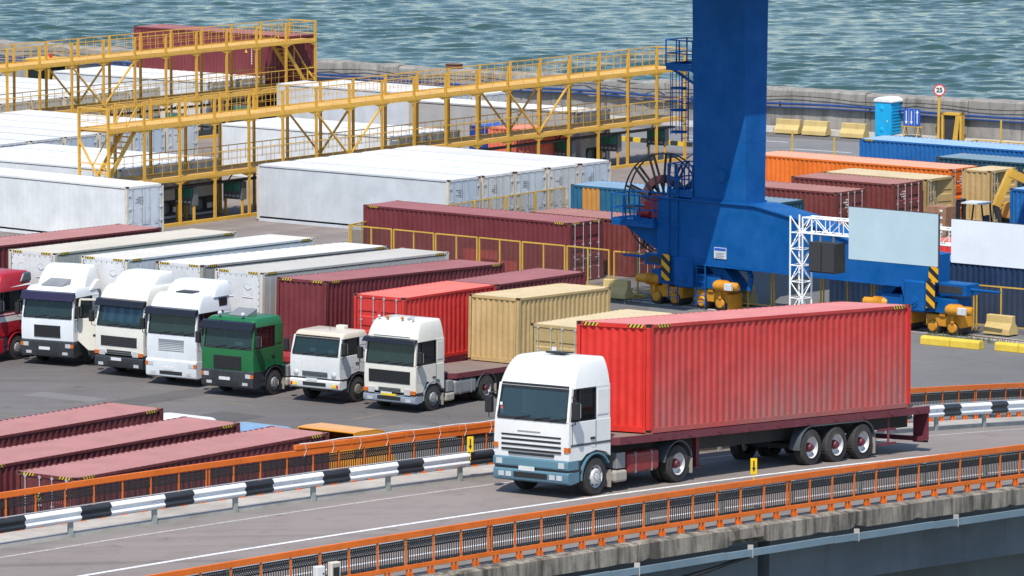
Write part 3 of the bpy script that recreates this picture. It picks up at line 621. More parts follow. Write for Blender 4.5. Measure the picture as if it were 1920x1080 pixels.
def container(label, corner, yaw, L, H, z, paint, ends=('panel', 'panel'), reef=False, pitch=0, roll=0, sidepaint=None, group=None, marks=False, top=True, M4=None, castmat=None, dcol=None, doors=None, unit='unitblue', end_paint=None, post=None, codes=False):
    """corner = ground x,y of the a=0,b=0 corner (low x, low y in local frame); yaw of the long axis"""
    th = R(yaw)
    if M4 is None: M4 = Matrix.Translation((corner[0], corner[1], z)) @ Matrix.Rotation(th, 4, 'Z') @ Matrix.Rotation(-R(pitch), 4, 'Y') @ Matrix.Rotation(R(roll), 4, 'X') @ Matrix.Translation((L/2, WC/2, 0))
    name = 'refrigerated_container' if reef else 'shipping_container'
    rt = root(name, label, 'container', M=M4, group=group)
    side, roof = paint; sp = sidepaint or side; k = (round(L, 2), round(H, 3), reef); cm = castmat or (M['postbeige'] if reef else M['rustframe']); pm = post or (M['postbeige'] if reef else side)
    sm_ = mc(('side',)+k, lambda: m_reefside(L, H) if reef else m_side(L, H))
    for rz in (0, math.pi): inst('side_panel', sm_, rt, rot=(0,0,rz), mats=sp)
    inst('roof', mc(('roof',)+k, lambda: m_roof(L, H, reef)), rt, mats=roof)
    inst('frame', mc(('frame',)+k, lambda: m_frame(L, H)), rt, mats=(sp))
    for sx, sy in ((-1,-1),(1,-1),(1,1),(-1,1)):
        inst('corner_post', mc(('post', round(H,3)), lambda: m_post(H)), rt, (sx*(L/2-.001), sy*(WC/2-.001), 0), mats=pm, scale=(-sx, -sy, 1))
        for zz, sz in ((0, 1), (H, -1)): inst('corner_casting', mc('cast', m_cast), rt, (sx*L/2, sy*WC/2, zz), mats=(cm, M['black']), scale=(-sx, -sy, sz))
    for e, sx in zip(ends, (-1, 1)):
        rz = 0 if sx < 0 else math.pi; o0 = (sx*L/2, 0, 0); ep = end_paint or side
        if e == 'panel': inst('end_panel', mc(('end', round(H,3)), lambda: m_end(H)), rt, o0, (0,0,rz), ep)
        elif e == 'open':
            inst('door_header', mc(('head', round(H,3)), lambda: m_head(H)), rt, o0, (0,0,rz), side); inst('door_sill', mc(('sill',), lambda: m_sill(H)), rt, o0, (0,0,rz), side)
            for s2 in (-1, 1):
                d = inst('door', mc(('leaf', round(H,3)), lambda: m_leaf(H)), rt, (sx*(L/2+.02), -sx*s2*(WC/2-.10), 0), (0,0,rz+(R(195) if s2 > 0 else R(-15))+ (0)), ep, scale=(1, 1, 1))
                for fy in (.30, .74): inst('locking_bar', mc(('bar', round(H,3)), lambda: m_bar(H)), d, (.10, fy, 0), mats=M['lockbar'])
            MB().box(-L/2+.1, L/2-.1, -WC/2+.09, WC/2-.09, .162, .18).build('floor', M['floor'], rt)
        elif e == 'door':
            inst('door_header', mc(('head', round(H,3)), lambda: m_head(H)), rt, o0, (0,0,rz), side); inst('door_sill', mc(('sill',), lambda: m_sill(H)), rt, o0, (0,0,rz), side)
            for s2 in (-1, 1):
                lm = dcol or ep
                d = inst('door', mc(('rleaf' if reef else 'leaf', round(H,3)), lambda: m_rleaf(H) if reef else m_leaf(H)), rt, (sx*L/2, 0, 0), (0,0,rz), lm, scale=(1, s2, 1))
                for fy in (.24, .80): inst('locking_bar', mc(('bar', round(H,3)), lambda: m_bar(H)), d, (0, fy*(WC/2-.15), 0), mats=M['lockbar'] if not reef else M['galv'])
                if codes and not reef and s2 == 1:
                    q = MB(); r = random.Random(int(corner[0]*91)+3)
                    for i in range(4):
                        zz = H-.42-i*.12; x_ = .16
                        for j in range(3+r.randrange(4)): q.box(.02,.0295,x_,x_+.045,zz-.03,zz+.03); x_ += .065+(.05 if r.random() < .2 else 0)
                    q.build('marking', M['sticker'], d)
                if reef and s2 == 1:
                    q = MB(); r = random.Random(int(corner[0]*91))
                    for i in range(5): zz = H-.55-i*.085; q.box(.014,.0205,.12,.12+.2+.35*r.random(),zz-.02,zz+.02)
                    q.build('marking', M['hinge'], d)
            inst('gasket', mc(('gask', round(H,3)), lambda: m_gask(H)), rt, o0, (0,0,rz), M['gasket'])
        elif e == 'machine':
            mb = MB().box(.012,.09,-WC/2+.16,WC/2-.16,.95,H-.10); mb.box(.004,.12,-WC/2+.15,WC/2-.15,H-.13,H-.014); mb.box(.012,.12,-WC/2+.16,-WC/2+.30,.1,.95); mb.box(.012,.12,WC/2-.30,WC/2-.16,.1,.95); mb.box(.012,.1,-WC/2+.3,WC/2-.3,.05,.14)
            fp = mb.build('front_panel', M['unitwhite'] if unit != 'unitdark' else M['doorgrey'], rt, o0, (0,0,rz))
            bl = MB()
            for i in range(7):
                zz = 1.05+i*(H-1.35)/6
                for yy in (-WC/2+.2, WC/2-.2): bl.box(-.004,.012,yy-.02,yy+.02,zz-.02,zz+.02)
            for i in range(8): yy = -WC/2+.25+i*(WC-.5)/7; bl.box(-.004,.012,yy-.02,yy+.02,H-.20,H-.165)
            bl.build('bolt_row', M['hinge'], rt, o0, (0,0,rz))
            for yy, a in ((-.48, 1), (.50, 0)):
                fc = MB(); fc.lathe([(.27,.012),(.27,.003),(.25,.003),(.25,.012)], (0, yy, H-.72), 'x', 8 if not a else 20); fc.box(-.012,.012,yy-.25,yy+.25,H-1.04,H-1.02)
                for t_ in range(2 if a else 0): fc.bar((-.012,yy,H-.72),(-.012,yy+.2*math.cos(t_*2.1+.6),H-.72+.2*math.sin(t_*2.1+.6)),.02,.01,up=(1,0,0))
                fc.build('fan_cover', M['hinge'] if unit == 'unitdark' else M['unitwhite'], rt, o0, (0,0,rz))
            un = MB().box(.10,.4,-WC/2+.3,WC/2-.3,.14,.95).build('refrigeration_unit', M['unitdark'], rt, o0, (0,0,rz))
            MB().box(.02,.1,-.85,.0,.28,.92).box(-.0,.02,-.62,-.12,.68,.84).build('control_box', M[unit], un); MB().box(-.006,.018,-.78,-.5,.34,.6).box(-.006,.018,-.45,-.12,.34,.6).build('sticker', M['sticker'], un)
            MB().lathe([(.0,.09),(.27,.09),(.29,.03),(.26,.02)], (0,.45,.55), 'x', 18).build('condenser_fan', M['steel'], un)
    if marks:
        for sx in (-1, 1):
            x0 = sx*(L/2-.62)
            for sy in (-1, 1): MB().box(-.27,.27,-.004,.004,-.045,.045).build('hazard_mark', M['haz'], rt, (x0, sy*(WC/2+.0005), H-.055))
            for sy in (-1, 1): MB().box(-.004,.004,-.25,.25,-.045,.045).build('hazard_mark', M['haz'], rt, (sx*(L/2+.0005), sy*(WC/2-.47), H-.055))
    return rt
H8, HC, L40, L20 = 2.591, 2.896, 12.192, 6.058
# the load of the foreground truck
CO = Vector((3.632, 153.904, 12.0)); cth, cpi, cro = 51.813, -3.088, -2.079
CM = Matrix.Translation(CO) @ Matrix.Rotation(R(cth), 4, 'Z') @ Matrix.Rotation(-R(cpi), 4, 'Y') @ Matrix.Rotation(R(cro), 4, 'X') @ Matrix.Translation((0, 0, -HC))
container('bright red 40-foot container with grimy sides on the truck crossing the bridge', (0,0), 0, L40, HC, 0, CP['red'], ('panel','door'), sidepaint=CP['redside'][0], marks=True, M4=CM @ Matrix.Translation((L40/2, WC/2, 0)))
# parked row: front-corner x,y, yaw, top z, pitch
def top(label, c, yaw, zt, pitch, L, H, paint, ends, **k): return container(label, c, yaw, L, H, zt-H, paint, ends, pitch=pitch, **k)
top('beige-topped reefer with olive side behind the white truck with open door', (-18.57,237.5), 55.4, 4.2, -1.16, L40, HC, RF['beige'], ('machine','door'), reef=True, marks=True)
top('ribbed white reefer behind the truck with the blue striped curtain', (-15.5,235.26), 53.6, 4.2, -1.02, L40, HC, RF['cool'], ('machine','door'), reef=True, marks=True)
top('white-roofed reefer with brown corner posts behind the high-roofed white truck', (-12.37,233.31), 53.8, 4.2, -1.61, L40, HC, RF['greywht'], ('machine','door'), reef=True, marks=True, post=M['beige'], castmat=M['rustframe'])
top('grey-roofed reefer with blue unit behind the green truck', (-9.88,230.8), 53.5, 4.2, -1.42, L40, HC, RF['grey'], ('machine','door'), reef=True, marks=True)
top('tall dark maroon 40-foot container behind the small old white truck', (-7.33,229.2), 55.05, 4.05, -2.1, L40, HC, CP['maroon'], ('panel','door'), marks=True)
top('coral red 20-foot container with closed doors behind the cream truck', (-4.19,225.94), 54.2, 3.8, -.69, L20, H8, CP['coral'], ('door','panel'))
p = Vector((-4.19,225.94))+Vector((math.cos(R(54.2)), math.sin(R(54.2))))*(L20+.12)
top('faded maroon 20-foot container behind the coral red one on the same trailer', p, 54.2, 3.72, -.69, L20, H8, CP['maroon'], ('panel','door'))
top('tan 20-foot container standing on the flatbed of the cream truck', (.23,226.21), 53.2, 3.75, -1.42, L20, H8, CP['tan'], ('panel','door'))
oc = top('ochre container with white sticker on its door behind the foreground cab', (2.62,216.1), 53.4, 3.9, -.6, L20, H8, CP['tan2'], ('door','panel'))
MB().box(-.005,.005,-.11,.11,-.16,.16).build('sticker', M['sticker'], oc, (-L20/2+.018, .12, 1.62))
dd = Vector((math.cos(R(53)), math.sin(R(53))))
p = Vector((-15.0,250.5))-dd*L40
top('maroon container at the left edge, behind the red and white truck', p, 53, 4.0, -.9, L40, H8, CP['maroonb'], ('panel','door'))
# lower left row, doors towards the camera
for c, lab, pk in (((-13.38,178.56), 'nearest of three oxide red containers below the bridge, doors closed', 'maroonb'), ((-16.35,180.75), 'middle of three oxide red containers below the bridge', 'maroon'), ((-19.05,184.1), 'farthest of three oxide red containers below the bridge', 'maroon')):
    pt = CP[pk] if pk == 'maroonb' else (CP['maroonb'][0], CP['maroonb'][1])
    e_ = top(lab, c, 52.14, 4.1, 0.0, L40, H8, pt, ('door','panel'), marks=True)
    if 'nearest' in lab: MB().add([(0,-.14,0),(0,.14,0),(0,0,.26)], [(0,1,2)]).build('warning_mark', M['platey'], e_, (-L40/2+.012, .32, 1.75)); MB().box(-.004,.004,-.11,.11,-.03,.03).build('warning_text', M['stickr'], e_, (-L40/2+.012, .32, 1.70))
# yard: reefers either side of the near walkway
ra = -38.9
doorc = ['doorblue','doorgrey','doorcold','doorgrey','doorblue']
pos = ['nearest of the five reefers in front of the near yellow walkway', 'second reefer from the camera in the block of five', 'middle reefer of the block of five white ones', 'fourth reefer in the block of five by the walkway', 'rear reefer of the block of five beside the cable reel']
for i in range(5):
    p = Vector((-12.52,287.53))+Vector((math.cos(R(ra+90)), math.sin(R(ra+90))))*(i*2.545)
    container(pos[i], p, ra+(.25 if i % 2 else 0), L40, 2.80, 0, RF['white' if i in (0,4) else 'bright'] if i != 4 else (RF['white'][0], RF['old'][1]), ('machine','door'), reef=True, dcol=M[doorc[i]], castmat=M['rustframe'])
def endat(label, u0, wend, paint, ends, H=2.75, **k):
    p = uw(u0, wend-L40); container(label, (p.x, p.y), math.degrees(UA)-90, L40, H, 0, paint, ends, reef=True, **k)
dv = Vector((math.cos(R(-42)), math.sin(R(-42)))); p = Vector((-18.19,276.91))-dv*L40
container('plain white reefer at the left edge in front of the walkway stairs', (p.x,p.y), -42, L40, 2.78, 0, RF['bright'], ('machine','door'), reef=True, dcol=M['doorcold'], castmat=M['rustframe'])
for i in range(3): endat(('nearest','middle','farthest')[i]+' of three white reefers just beyond the stair end of the near walkway', -1.9+i*2.53, -2.2, RF[('bright','bright','white')[i]], ('door','machine'), unit='unitdark')
for i in range(6): endat(('first','second','third','fourth','fifth','sixth')[i]+' reefer, counted from the camera, in the row with doors behind the walkway stairs', 3.5+i*2.62, -15.6, RF[('bright','white','old','bright','bright','white')[i]], ('machine','door'), dcol=M[('doorblue','doorgrey')[i % 2]])
endat('clean white reefer with blank side behind the middle of the near walkway', 19.3, -2.1, RF['bright'], ('door','machine'), unit='unitdark')
endat('white reefer alongside the blank-sided one behind the near walkway', 21.9, -2.1, RF['bright'], ('door','machine'), unit='unitdark')
endat('grey stained reefer behind the far part of the near walkway', 34.9, -2.2, RF['greywht'], ('door','machine'), unit='unitdark', H=2.9)
endat('white reefer with faint blue lettering at the stair end of the far walkway', 38.9, -15.0, RF['white'], ('machine','door'), H=2.85)
endat('reefer with grey door panels at the far end below the seawall', 41.5, -14.4, RF['bright'], ('machine','door'), dcol=M['doorgrey'])
for i, (u0, lab) in enumerate(((20.6,'white reefer at the left edge under the far walkway'),(23.2,'second reefer under the far walkway from the left edge'),(25.9,'third reefer under the far walkway from the left edge'),(28.7,'fourth reefer under the far walkway, next to its crossed braces'),(31.3,'fifth reefer under the far walkway, right of its crossed braces'))): endat(lab, u0, -31.4, RF[('old','bright','bright','bright','white')[i]], ('door','machine'), unit='unitdark')
for i, (u0, lab) in enumerate(((37.6,'white reefer in front of the stacked long maroon container'),(40.2,'white reefer touching the stack of long maroon containers'))): endat(lab, u0, -31.0, RF['bright'], ('door','machine'), unit='unitdark', H=2.8)
endat('old white reefer with visible doors beside the yellow tractor', 36.0, -48.0, RF['old'], ('machine','door'), dcol=M['doorgrey'])
endat('second old white reefer with visible doors by the left edge near the sea', 33.3, -48.2, RF['old'], ('machine','door'), dcol=M['doorgrey'])
for z, lab in ((0,'lower long maroon container hidden behind white reefers near the sea'),(2.6,'upper long maroon container with white markings, stacked near the sea')):
    o = container(lab, (-22.15,344.4), -39.2, 12.0, 2.6, z, CP['maroon'], ('panel','panel'))
    if z:
        q = MB()
        for i in range(10): q.box(0+.0,.055,-.004,.004,-.14*i-.1,-.14*i)
        q.build('lettering', M['sticker'], o, (3.2, -WC/2+.015, 2.2)); MB().box(-.1,.1,-.004,.004,-.12,.12).build('lettering', M['sticker'], o, (3.6, -WC/2+.015, 2.05)); MB().add([(-.11,0,0),(.11,0,0),(0,0,.2)], [(0,1,2)]).build('warning_mark', M['platey'], o, (2.8,-WC/2+.012,1.5)); MB().add([(-.09,0,0),(.09,0,0),(0,0,.17)], [(0,1,2)]).build('warning_mark', M['platey'], o, (3.6,-WC/2+.012,1.62))
# small blue / salmon boxes seen under the walkway
p = uw(27.7,-4.4); container('salmon coloured box under the near walkway', (-1.28,312.40), math.degrees(UA)-90, 3.6, 2.3, 0, CP['salmon'], ('panel','panel')); container('small cobalt blue box left of the salmon one under the walkway', (-2.28,313.19), math.degrees(UA)-90, 1.18, 2.3, 0, CP['cobalt'], ('panel','panel'))
# maroon pair and blue one near the crane
mc40 = container('long maroon container behind the yellow mesh fence, repaired patches on its side', (-6.85,269.74), -39.3, L40, 2.72, 0, CP['maroon'], ('panel','door'), marks=True)
pt = MB()
for x0, x1, z0, z1 in ((-.2,1.9,.45,1.15),(.9,3.0,.25,.75)):
    pr = [(x, d) for x, d in corr(L40-.26, .278, .040) if x0 <= x <= x1]; vs = []
    for x, d in pr: vs += [(x, -WC/2+.018+d, z0), (x, -WC/2+.018+d, z1)]
    pt.add(vs, [(2*i, 2*i+2, 2*i+3, 2*i+1) for i in range(len(pr)-1)])
pt.build('repair_patch', painted('patch_red', (.26,.03,.028), .3), mc40)
container('pink-roofed maroon 20-foot container behind the fence by the cable reel', (.83,267.97), -39.3, L20, H8, 0, CP['brown'], ('panel','door'))
bo = container('blue-green container with one orange stripe behind the cable reel', (2.8,280.06), -39.5, L20, H8, 0, CP['bluegr'], ('panel','panel'))
pr = [(x, d) for x, d in corr(L20-.26, .278, .040) if -2.35 <= x <= -1.3]; vs = []
for x, d in pr: vs += [(x, -WC/2+.018+d, .16), (x, -WC/2+.018+d, H8-.1)]
MB().add(vs, [(2*i, 2*i+2, 2*i+3, 2*i+1) for i in range(len(pr)-1)]).build('orange_stripe', painted('stripe_orange', (.50,.22,.04), .3), bo)
# right hand yard
ya = -39.0
def rightend(label, near, L, H, paint, ends, **k):  # near = near corner of the right end
    d_ = Vector((math.cos(R(ya)), math.sin(R(ya))))*L; return container(label, (near[0]-d_.x, near[1]-d_.y), ya, L, H, 0, paint, ends, **k)
container('bright blue 40-foot container with pale roof by the seawall', (17.93,302.9), -38.6, L40, H8, 0, CP['blue'], ('panel','panel'), marks=True)
container('dark teal container with grey roof at the right edge', (21.2,293.46), -38, L40, H8, 0, CP['teal'], ('panel','panel'))
rightend('long orange container with pale roof beside the crane column', (21.48,287.07), L40, H8, CP['orange'], ('panel','door'), codes=True)
rightend('brown 20-foot container with closed doors in front of the orange one', (18.22,280.03), L20, H8, CP['brown'], ('panel','door'), codes=True)
rightend('tan-roofed container with its door open beside the forklift', (19.9,282.2), L20, H8, CP['tan2'], ('panel','open'))
rightend('faded brown 20-foot container nearest the crane beam', (15.28,276.27), L20, H8, CP['brown'], ('panel','door'), codes=True)
rightend('dark teal container mostly hidden behind the crane beam', (12.1,271.4), L20, H8, CP['teal'], ('panel','panel'))
rightend('yellow-topped container with open tan door by the orange loader', (23.3,286.2), 1.6, H8, CP['tan'], ('panel','open'))
container('blue container at the right edge beside the orange loader', (25.5,276.7), 50, L20, H8, 0, CP['blue'], ('panel','panel'))
container('navy 40-foot container behind the fence and crane bogie', (13.7,252.6), -39, L40, H8, 0, CP['navy'], ('panel','panel'))
container('red-roofed container glimpsed between the two billboards', (18.7,262.6), -39, L20, 1.9, 0, CP['coral'], ('panel','panel'))
# ================================================================ trucks
def tyre_mesh(r=.5, w_=.29):
    p = [(r*.60,-.02),(r*.66,-.005),(r*.93,0),(r*.985,.03),(r,.06),(r,w_-.06),(r*.985,w_-.03),(r*.93,w_),(r*.6,w_)]
    mb = MB().lathe([(a, b) for a, b in p], (0,0,0), 'y', 36)
    for i in range(36):
        if i % 1 == 0:
            t_ = 2*math.pi*(i+.5)/36; c, s_ = math.cos(t_), math.sin(t_); mb.bar((c*(r+.004), w_*.2, s_*(r+.004)), (c*(r+.004), w_*.8, s_*(r+.004)), .035, .008, up=(c,0,s_))
    return mb.mesh('wheel', 35)
def rim_front():   # outer face towards -y
    r = .5; mb = MB().lathe([(r*.62,.01),(r*.60,.03),(r*.55,.05),(r*.50,.055),(r*.42,.0),(r*.36,-.035),(r*.30,-.04),(r*.20,-.04),(r*.18,-.055),(r*.0,-.06)], (0,0,0), 'y', 30)
    return mb.mesh('rim', 30)
def rim_det():
    mb = MB(); r = .5
    for i in range(10):
        t_ = 2*math.pi*i/10; c, s_ = math.cos(t_), math.sin(t_); mb.tube((c*r*.26,-.03,s_*r*.26),(c*r*.26,-.065,s_*r*.26),.016,6)
    return mb.mesh('wheel_nut')
def rim_holes():
    mb = MB(); r = .5
    for i in range(8):
        t_ = 2*math.pi*(i+.5)/8; c, s_ = math.cos(t_), math.sin(t_); mb.tube((c*r*.45,.045,s_*r*.45),(c*r*.45,.012,s_*r*.45),.032,8)
    return mb.mesh('rim_hole')
def rim_rear():
    r = .5; return MB().lathe([(r*.62,.01),(r*.60,-.0),(r*.575,.01),(r*.54,.10),(r*.50,.13),(r*.46,.135),(r*.2,.15),(r*.0,.15)], (0,0,0), 'y', 30).mesh('rim', 30)
def hub_mesh(): return MB().lathe([(.13,.15),(.125,.06),(.10,.02),(.085,-.01),(.0,-.012)], (0,0,0), 'y', 18).mesh('hub', 30)
TY, RF_, RR_, HB_, NU_, HO_ = tyre_mesh(), rim_front(), rim_rear(), hub_mesh(), rim_det(), rim_holes()
def wheel(parent, x, side, yout, kind, r=.5, rimm='rimgrey', hubm='hubred', z=None, dual=False):
    """side=+1: wheel on the left, outer face at y=yout"""
    z = r if z is None else z; sc = r/.5
    o = inst('wheel', TY, parent, (x, yout, z), (0, 0, 0 if side < 0 else math.pi), M['rubber'], (sc, 1, sc))
    if kind == 'front':
        ri = inst('rim', RF_, o, mats=M[rimm]); inst('rim_hole', HO_, o, mats=M['black']); inst('wheel_nut', NU_, o, mats=M['steel'])
    else:
        inst('rim', RR_, o, mats=M[rimm]); inst('hub', HB_, o, mats=M[hubm]); 
    if dual: inst('wheel', TY, parent, (x, yout-side*.33, z), (0, 0, 0 if side < 0 else math.pi), M['rubber'], (sc, 1, sc))
    return o
def arch(mb, x, y0, y1, r, t0, t1, th=.03, n=10, z=.5):
    vs = []; fs = []
    for i in range(n+1):
        a = R(t0+(t1-t0)*i/n)
        for rr, yy in ((r, y0), (r+th, y0), (r+th, y1), (r, y1)): vs.append((x+rr*math.cos(a), yy, z+rr*math.sin(a)))
    for i in range(n):
        for j in range(4): fs.append((i*4+j, i*4+(j+1) % 4, (i+1)*4+(j+1) % 4, (i+1)*4+j))
    fs += [(3,2,1,0), tuple(n*4+j for j in range(4))]; return mb.add(vs, fs)
def frust(x0, x1, w0, z0, x2, x3, w1, z1):
    return MB().add([(x0,-w0,z0),(x1,-w0,z0),(x1,w0,z0),(x0,w0,z0),(x2,-w1,z1),(x3,-w1,z1),(x3,w1,z1),(x2,w1,z1)], [(3,2,1,0),(4,5,6,7),(0,1,5,4),(1,2,6,5),(2,3,7,6),(3,0,4,7)])
def fairing(x0, x1, w0, z0, x2, x3, w1, z1, rc=.13):
    T = (0, .2, .4, .58, .72, .83, .91, .965, 1.0); rings = []; n = 5; vs = []; fs = []
    for t_ in T:
        f_ = .42*t_+.58*(1-math.sqrt(max(0, 1-t_*t_))); a_ = x0+(x2-x0)*f_; b_ = x1+(x3-x1)*f_; w_ = w0+(w1-w0)*f_; z_ = z0+(z1-z0)*t_; r_ = rc*(1+.8*f_); ring = []
        for cx, cy, s0 in ((b_-r_, w_-r_, 0), (a_+r_*.4, w_-r_*.4, 90), (a_+r_*.4, -w_+r_*.4, 180), (b_-r_, -w_+r_, 270)):
            rr = r_ if s0 in (0, 270) else r_*.4
            for k in range(n+1): q = R(s0+90*k/n); ring.append((cx+rr*math.cos(q), cy+rr*math.sin(q), z_+(.012*math.sin(t_*3.14))))
        rings.append(ring)
    m_ = len(rings[0])
    for r_ in rings: vs += r_
    for i in range(len(T)-1):
        for j in range(m_): fs.append((i*m_+j, i*m_+(j+1) % m_, (i+1)*m_+(j+1) % m_, (i+1)*m_+j))
    c = len(vs); zc = rings[-1][0][2]+.035; vs.append(((x2+x3)/2, 0, zc)); b = (len(T)-1)*m_
    fs += [(b+j, b+(j+1) % m_, c) for j in range(m_)]+[tuple(range(m_-1, -1, -1))]
    return MB().add(vs, fs)
def tractor(label, M4, body, bumper, xf=1.3, xr=-.6, W=2.46, zlow=1.0, zbelt=1.92, zws=2.75, dx=.16, roof=None, roofs=(), visor=None, visor_z=None, grille=None, slats=None, lights='rect', tank=None, rimm='rimgrey', r=.5, wheelbase=3.7, xdoor=None, curtain=None, hatch=None, extras=(), bz=(.35,1.05), doorless=False, arch_m=None, amber=True, chassis_len=None, name='tractor_truck', roofm=None, win_rear=None, wcol=None, beams=True, glass='glass', stripe=None, rim_r='rimgrey', hubm='hubred', split=False):
    rt = root(name, label, 'truck', M=M4); B = M[body]; h = W/2; xd = xdoor if xdoor is not None else xr+.55
    y = h
    # cab shell below the belt line
    pr = [(xf, zlow), (xf+.03, zlow+.45), (xf, zbelt), (xr, zbelt), (xr, zlow+.02), (-.60, zlow+.02), (-.42, 1.12), (0, 1.2), (.42, 1.12), (.62, zlow)]
    MB().prism(pr, -h, h, 'y').build('cab_body', B, rt, bevel=.055, seg=3)
    # pillars, back wall, quarter panels
    q = MB()
    for sy in (-1, 1):
        q.bar((xf-.035, sy*(h-.055), zbelt-.02), (xf-dx-.03, sy*(h-.075), zws+.02), .085, .10, up=(1,0,0))
    q.build('windscreen_pillar', B, rt, bevel=.015)
    for sy in (-1, 1):
        a, b = sorted((sy*h-sy*.012, sy*(h-.06)))
        MB().prism([(xd, zbelt-.02), (xd, zws+.02), (xr, zws+.02), (xr, zbelt-.02)], a, b, 'y').build('quarter_panel', B, rt, bevel=.02)
        MB().prism([(xr+.10, zbelt+.12), (xr+.10, zws-.10), (xd-.08, zws-.10), (xd-.08, zbelt+.12)], sy*(h-.01), sy*(h+.004), 'y').build('pressed_panel', B, rt, bevel=.012)
    MB().box(xr, xr+.05, -h+.05, h-.05, zbelt-.02, zws+.02).build('back_wall', B, rt)
    # interior
    it = MB().box(xr+.052, xr+.07, -h+.07, h-.07, zbelt-.01, zws).box(xf-.55, xf-.12, -h+.1, h-.1, zbelt-.06, zbelt+.09); it.build('dashboard', M['interior'], rt)
    for sy in (-.62, .62): MB().box(xr+.25, xr+.75, sy-.25, sy+.25, zbelt-.02, zbelt+.06).box(xr+.2, xr+.36, sy-.25, sy+.25, zbelt+.06, zbelt+.62).build('seat', M['seat'], rt, bevel=.03)
    sw = MB(); 
    for i in range(16):
        a, b = 2*math.pi*i/16, 2*math.pi*(i+1)/16; f = lambda t_: (xf-.62-.12*math.sin(t_), .62+.22*math.cos(t_), zbelt+.16+.18*math.sin(t_)); sw.tube(f(a), f(b), .014, 5)
    sw.build('steering_wheel', M['black'], rt)
    if curtain is not None:
        n = 14; vs = []; fs = []
        for i in range(n+1):
            yy = -h+.16+(2*h-.32)*i/n; zz = zbelt+.10+.10*abs(math.sin(i*.9)); vs += [(xf-.20+.02*math.sin(i*2.1), yy, zz), (xf-dx-.20+.02*math.sin(i*2.1), yy, zws-.03)]
        for i in range(n): fs.append((2*i, 2*i+2, 2*i+3, 2*i+1))
        MB().add(vs, fs).build('curtain', curtain, rt)
    # glass
    c4 = [(xf-.012, -h+.10, zbelt+.015), (xf-.012, h-.10, zbelt+.015), (xf-dx-.005, h-.13, zws-.015), (xf-dx-.005, -h+.13, zws-.015)]
    MB().add(c4, [(0,1,2,3)]).build('windscreen', M[glass], rt, fix=False)
    fr = MB()
    for a, b in ((0,1),(1,2),(2,3),(3,0)):
        A_, B_ = Vector(c4[a])+Vector((.012,0,0)), Vector(c4[b])+Vector((.012,0,0)); fr.bar(A_, B_, .05 if a in (1,3) else .13 if a == 2 else .075, .022, up=(1,0,.17))
    if split: fr.bar(Vector(c4[0]).lerp(Vector(c4[1]), .5), Vector(c4[3]).lerp(Vector(c4[2]), .5), .03, .02, up=(1,0,0))
    fr.build('windscreen_seal', M['black'], rt)
    for sy in (-1, 1):
        yy = sy*(h-.045); x0, x1 = xf-.13, xd
        MB().add([(x0, yy, zbelt), (x1, yy, zbelt), (x1, yy, zws-.02), (x0-dx*.9, yy, zws-.02)], [(0,1,2,3) if sy > 0 else (3,2,1,0)]).build('side_window', M['glassdk'], rt, fix=False)
        s_ = MB(); pts = [(x0+.0, sy*(h-.02), zbelt+.005), (x1, sy*(h-.02), zbelt+.005), (x1, sy*(h-.02), zws-.03), (x0-dx*.9, sy*(h-.02), zws-.03)]
        for a in range(4): s_.bar(pts[a], pts[(a+1) % 4], .035, .03, up=(0,1,0))
        s_.bar((x0-.32, sy*(h-.02), zbelt), (x0-.34, sy*(h-.02), zws-.03), .03, .03, up=(0,1,0)); s_.build('window_seal', M['black'], rt)
        # door skin and handle
        MB().prism([(xf-.14, zlow+.42), (xf-.14, zbelt-.015), (xd+.01, zbelt-.015), (xd+.01, zlow+.30), (.2, zlow+.30), (.35, zlow+.42)], sy*(h-.01), sy*(h+.006), 'y').build('door', B, rt, bevel=.012)
        for xx_, z0_ in ((xf-.135, zlow+.42), (xd-.002, zlow+.30)): MB().box(xx_-.007, xx_+.007, min(sy*(h-.02), sy*(h+.0075)), max(sy*(h-.02), sy*(h+.0075)), z0_, zbelt-.01).build('door_gap', M['dark'], rt)
        MB().box(xd+.06, xd+.24, min(sy*h, sy*(h+.03)), max(sy*h, sy*(h+.03)), zlow+.52, zlow+.58).build('door_handle', M['black'], rt)
        # mirrors
        ym = sy*(h+.20); mr = MB().box(xf-.10, xf+.06, ym-.10, ym+.10, zbelt+.10, zbelt+.55).build('mirror', M['black'], rt, bevel=.03)
        MB().path([(xf-.12, sy*(h-.02), zbelt-.08), (xf+.0, ym, zbelt-.02), (xf-.02, ym, zbelt+.62), (xf-.16, sy*(h-.02), zbelt+.66)], .014, 6).build('mirror_arm', M['black'], mr)
        MB().box(xf-.13, xf-.10, ym-.085, ym+.085, zbelt+.14, zbelt+.51).build('mirror_glass', M['galv'], mr)
    if stripe:
        for z0, z1, mm in stripe:
            for sy in (-1, 1): MB().box(xr+.005, xf-.1, min(sy*(h+.0065), sy*(h+.0095)), max(sy*(h+.0065), sy*(h+.0095)), z0, z1).build('stripe', M[mm], rt)
            MB().box(xf+.001, xf+.034, -h+.05, h-.05, z0, z1).build('stripe', M[mm], rt)
    # wipers
    for yy in (-.55, .1, .62): MB().path([(xf+.02, yy, zbelt-.02), (xf+.035, yy+.05, zbelt+.03), (xf+.02-.02, yy+.48, zbelt+.11)], .012, 5).build('wiper', M['black'], rt)
    # roof
    RM = M[roofm or body]
    if roof: fairing(*roof).build('roof', RM, rt, ang=60)
    for args, mat, nm, bv in roofs: (fairing(*args, rc=.1).build(nm, M[mat], rt, ang=60) if nm == 'roof_deflector' else frust(*args).build(nm, M[mat], rt, bevel=bv, seg=4))
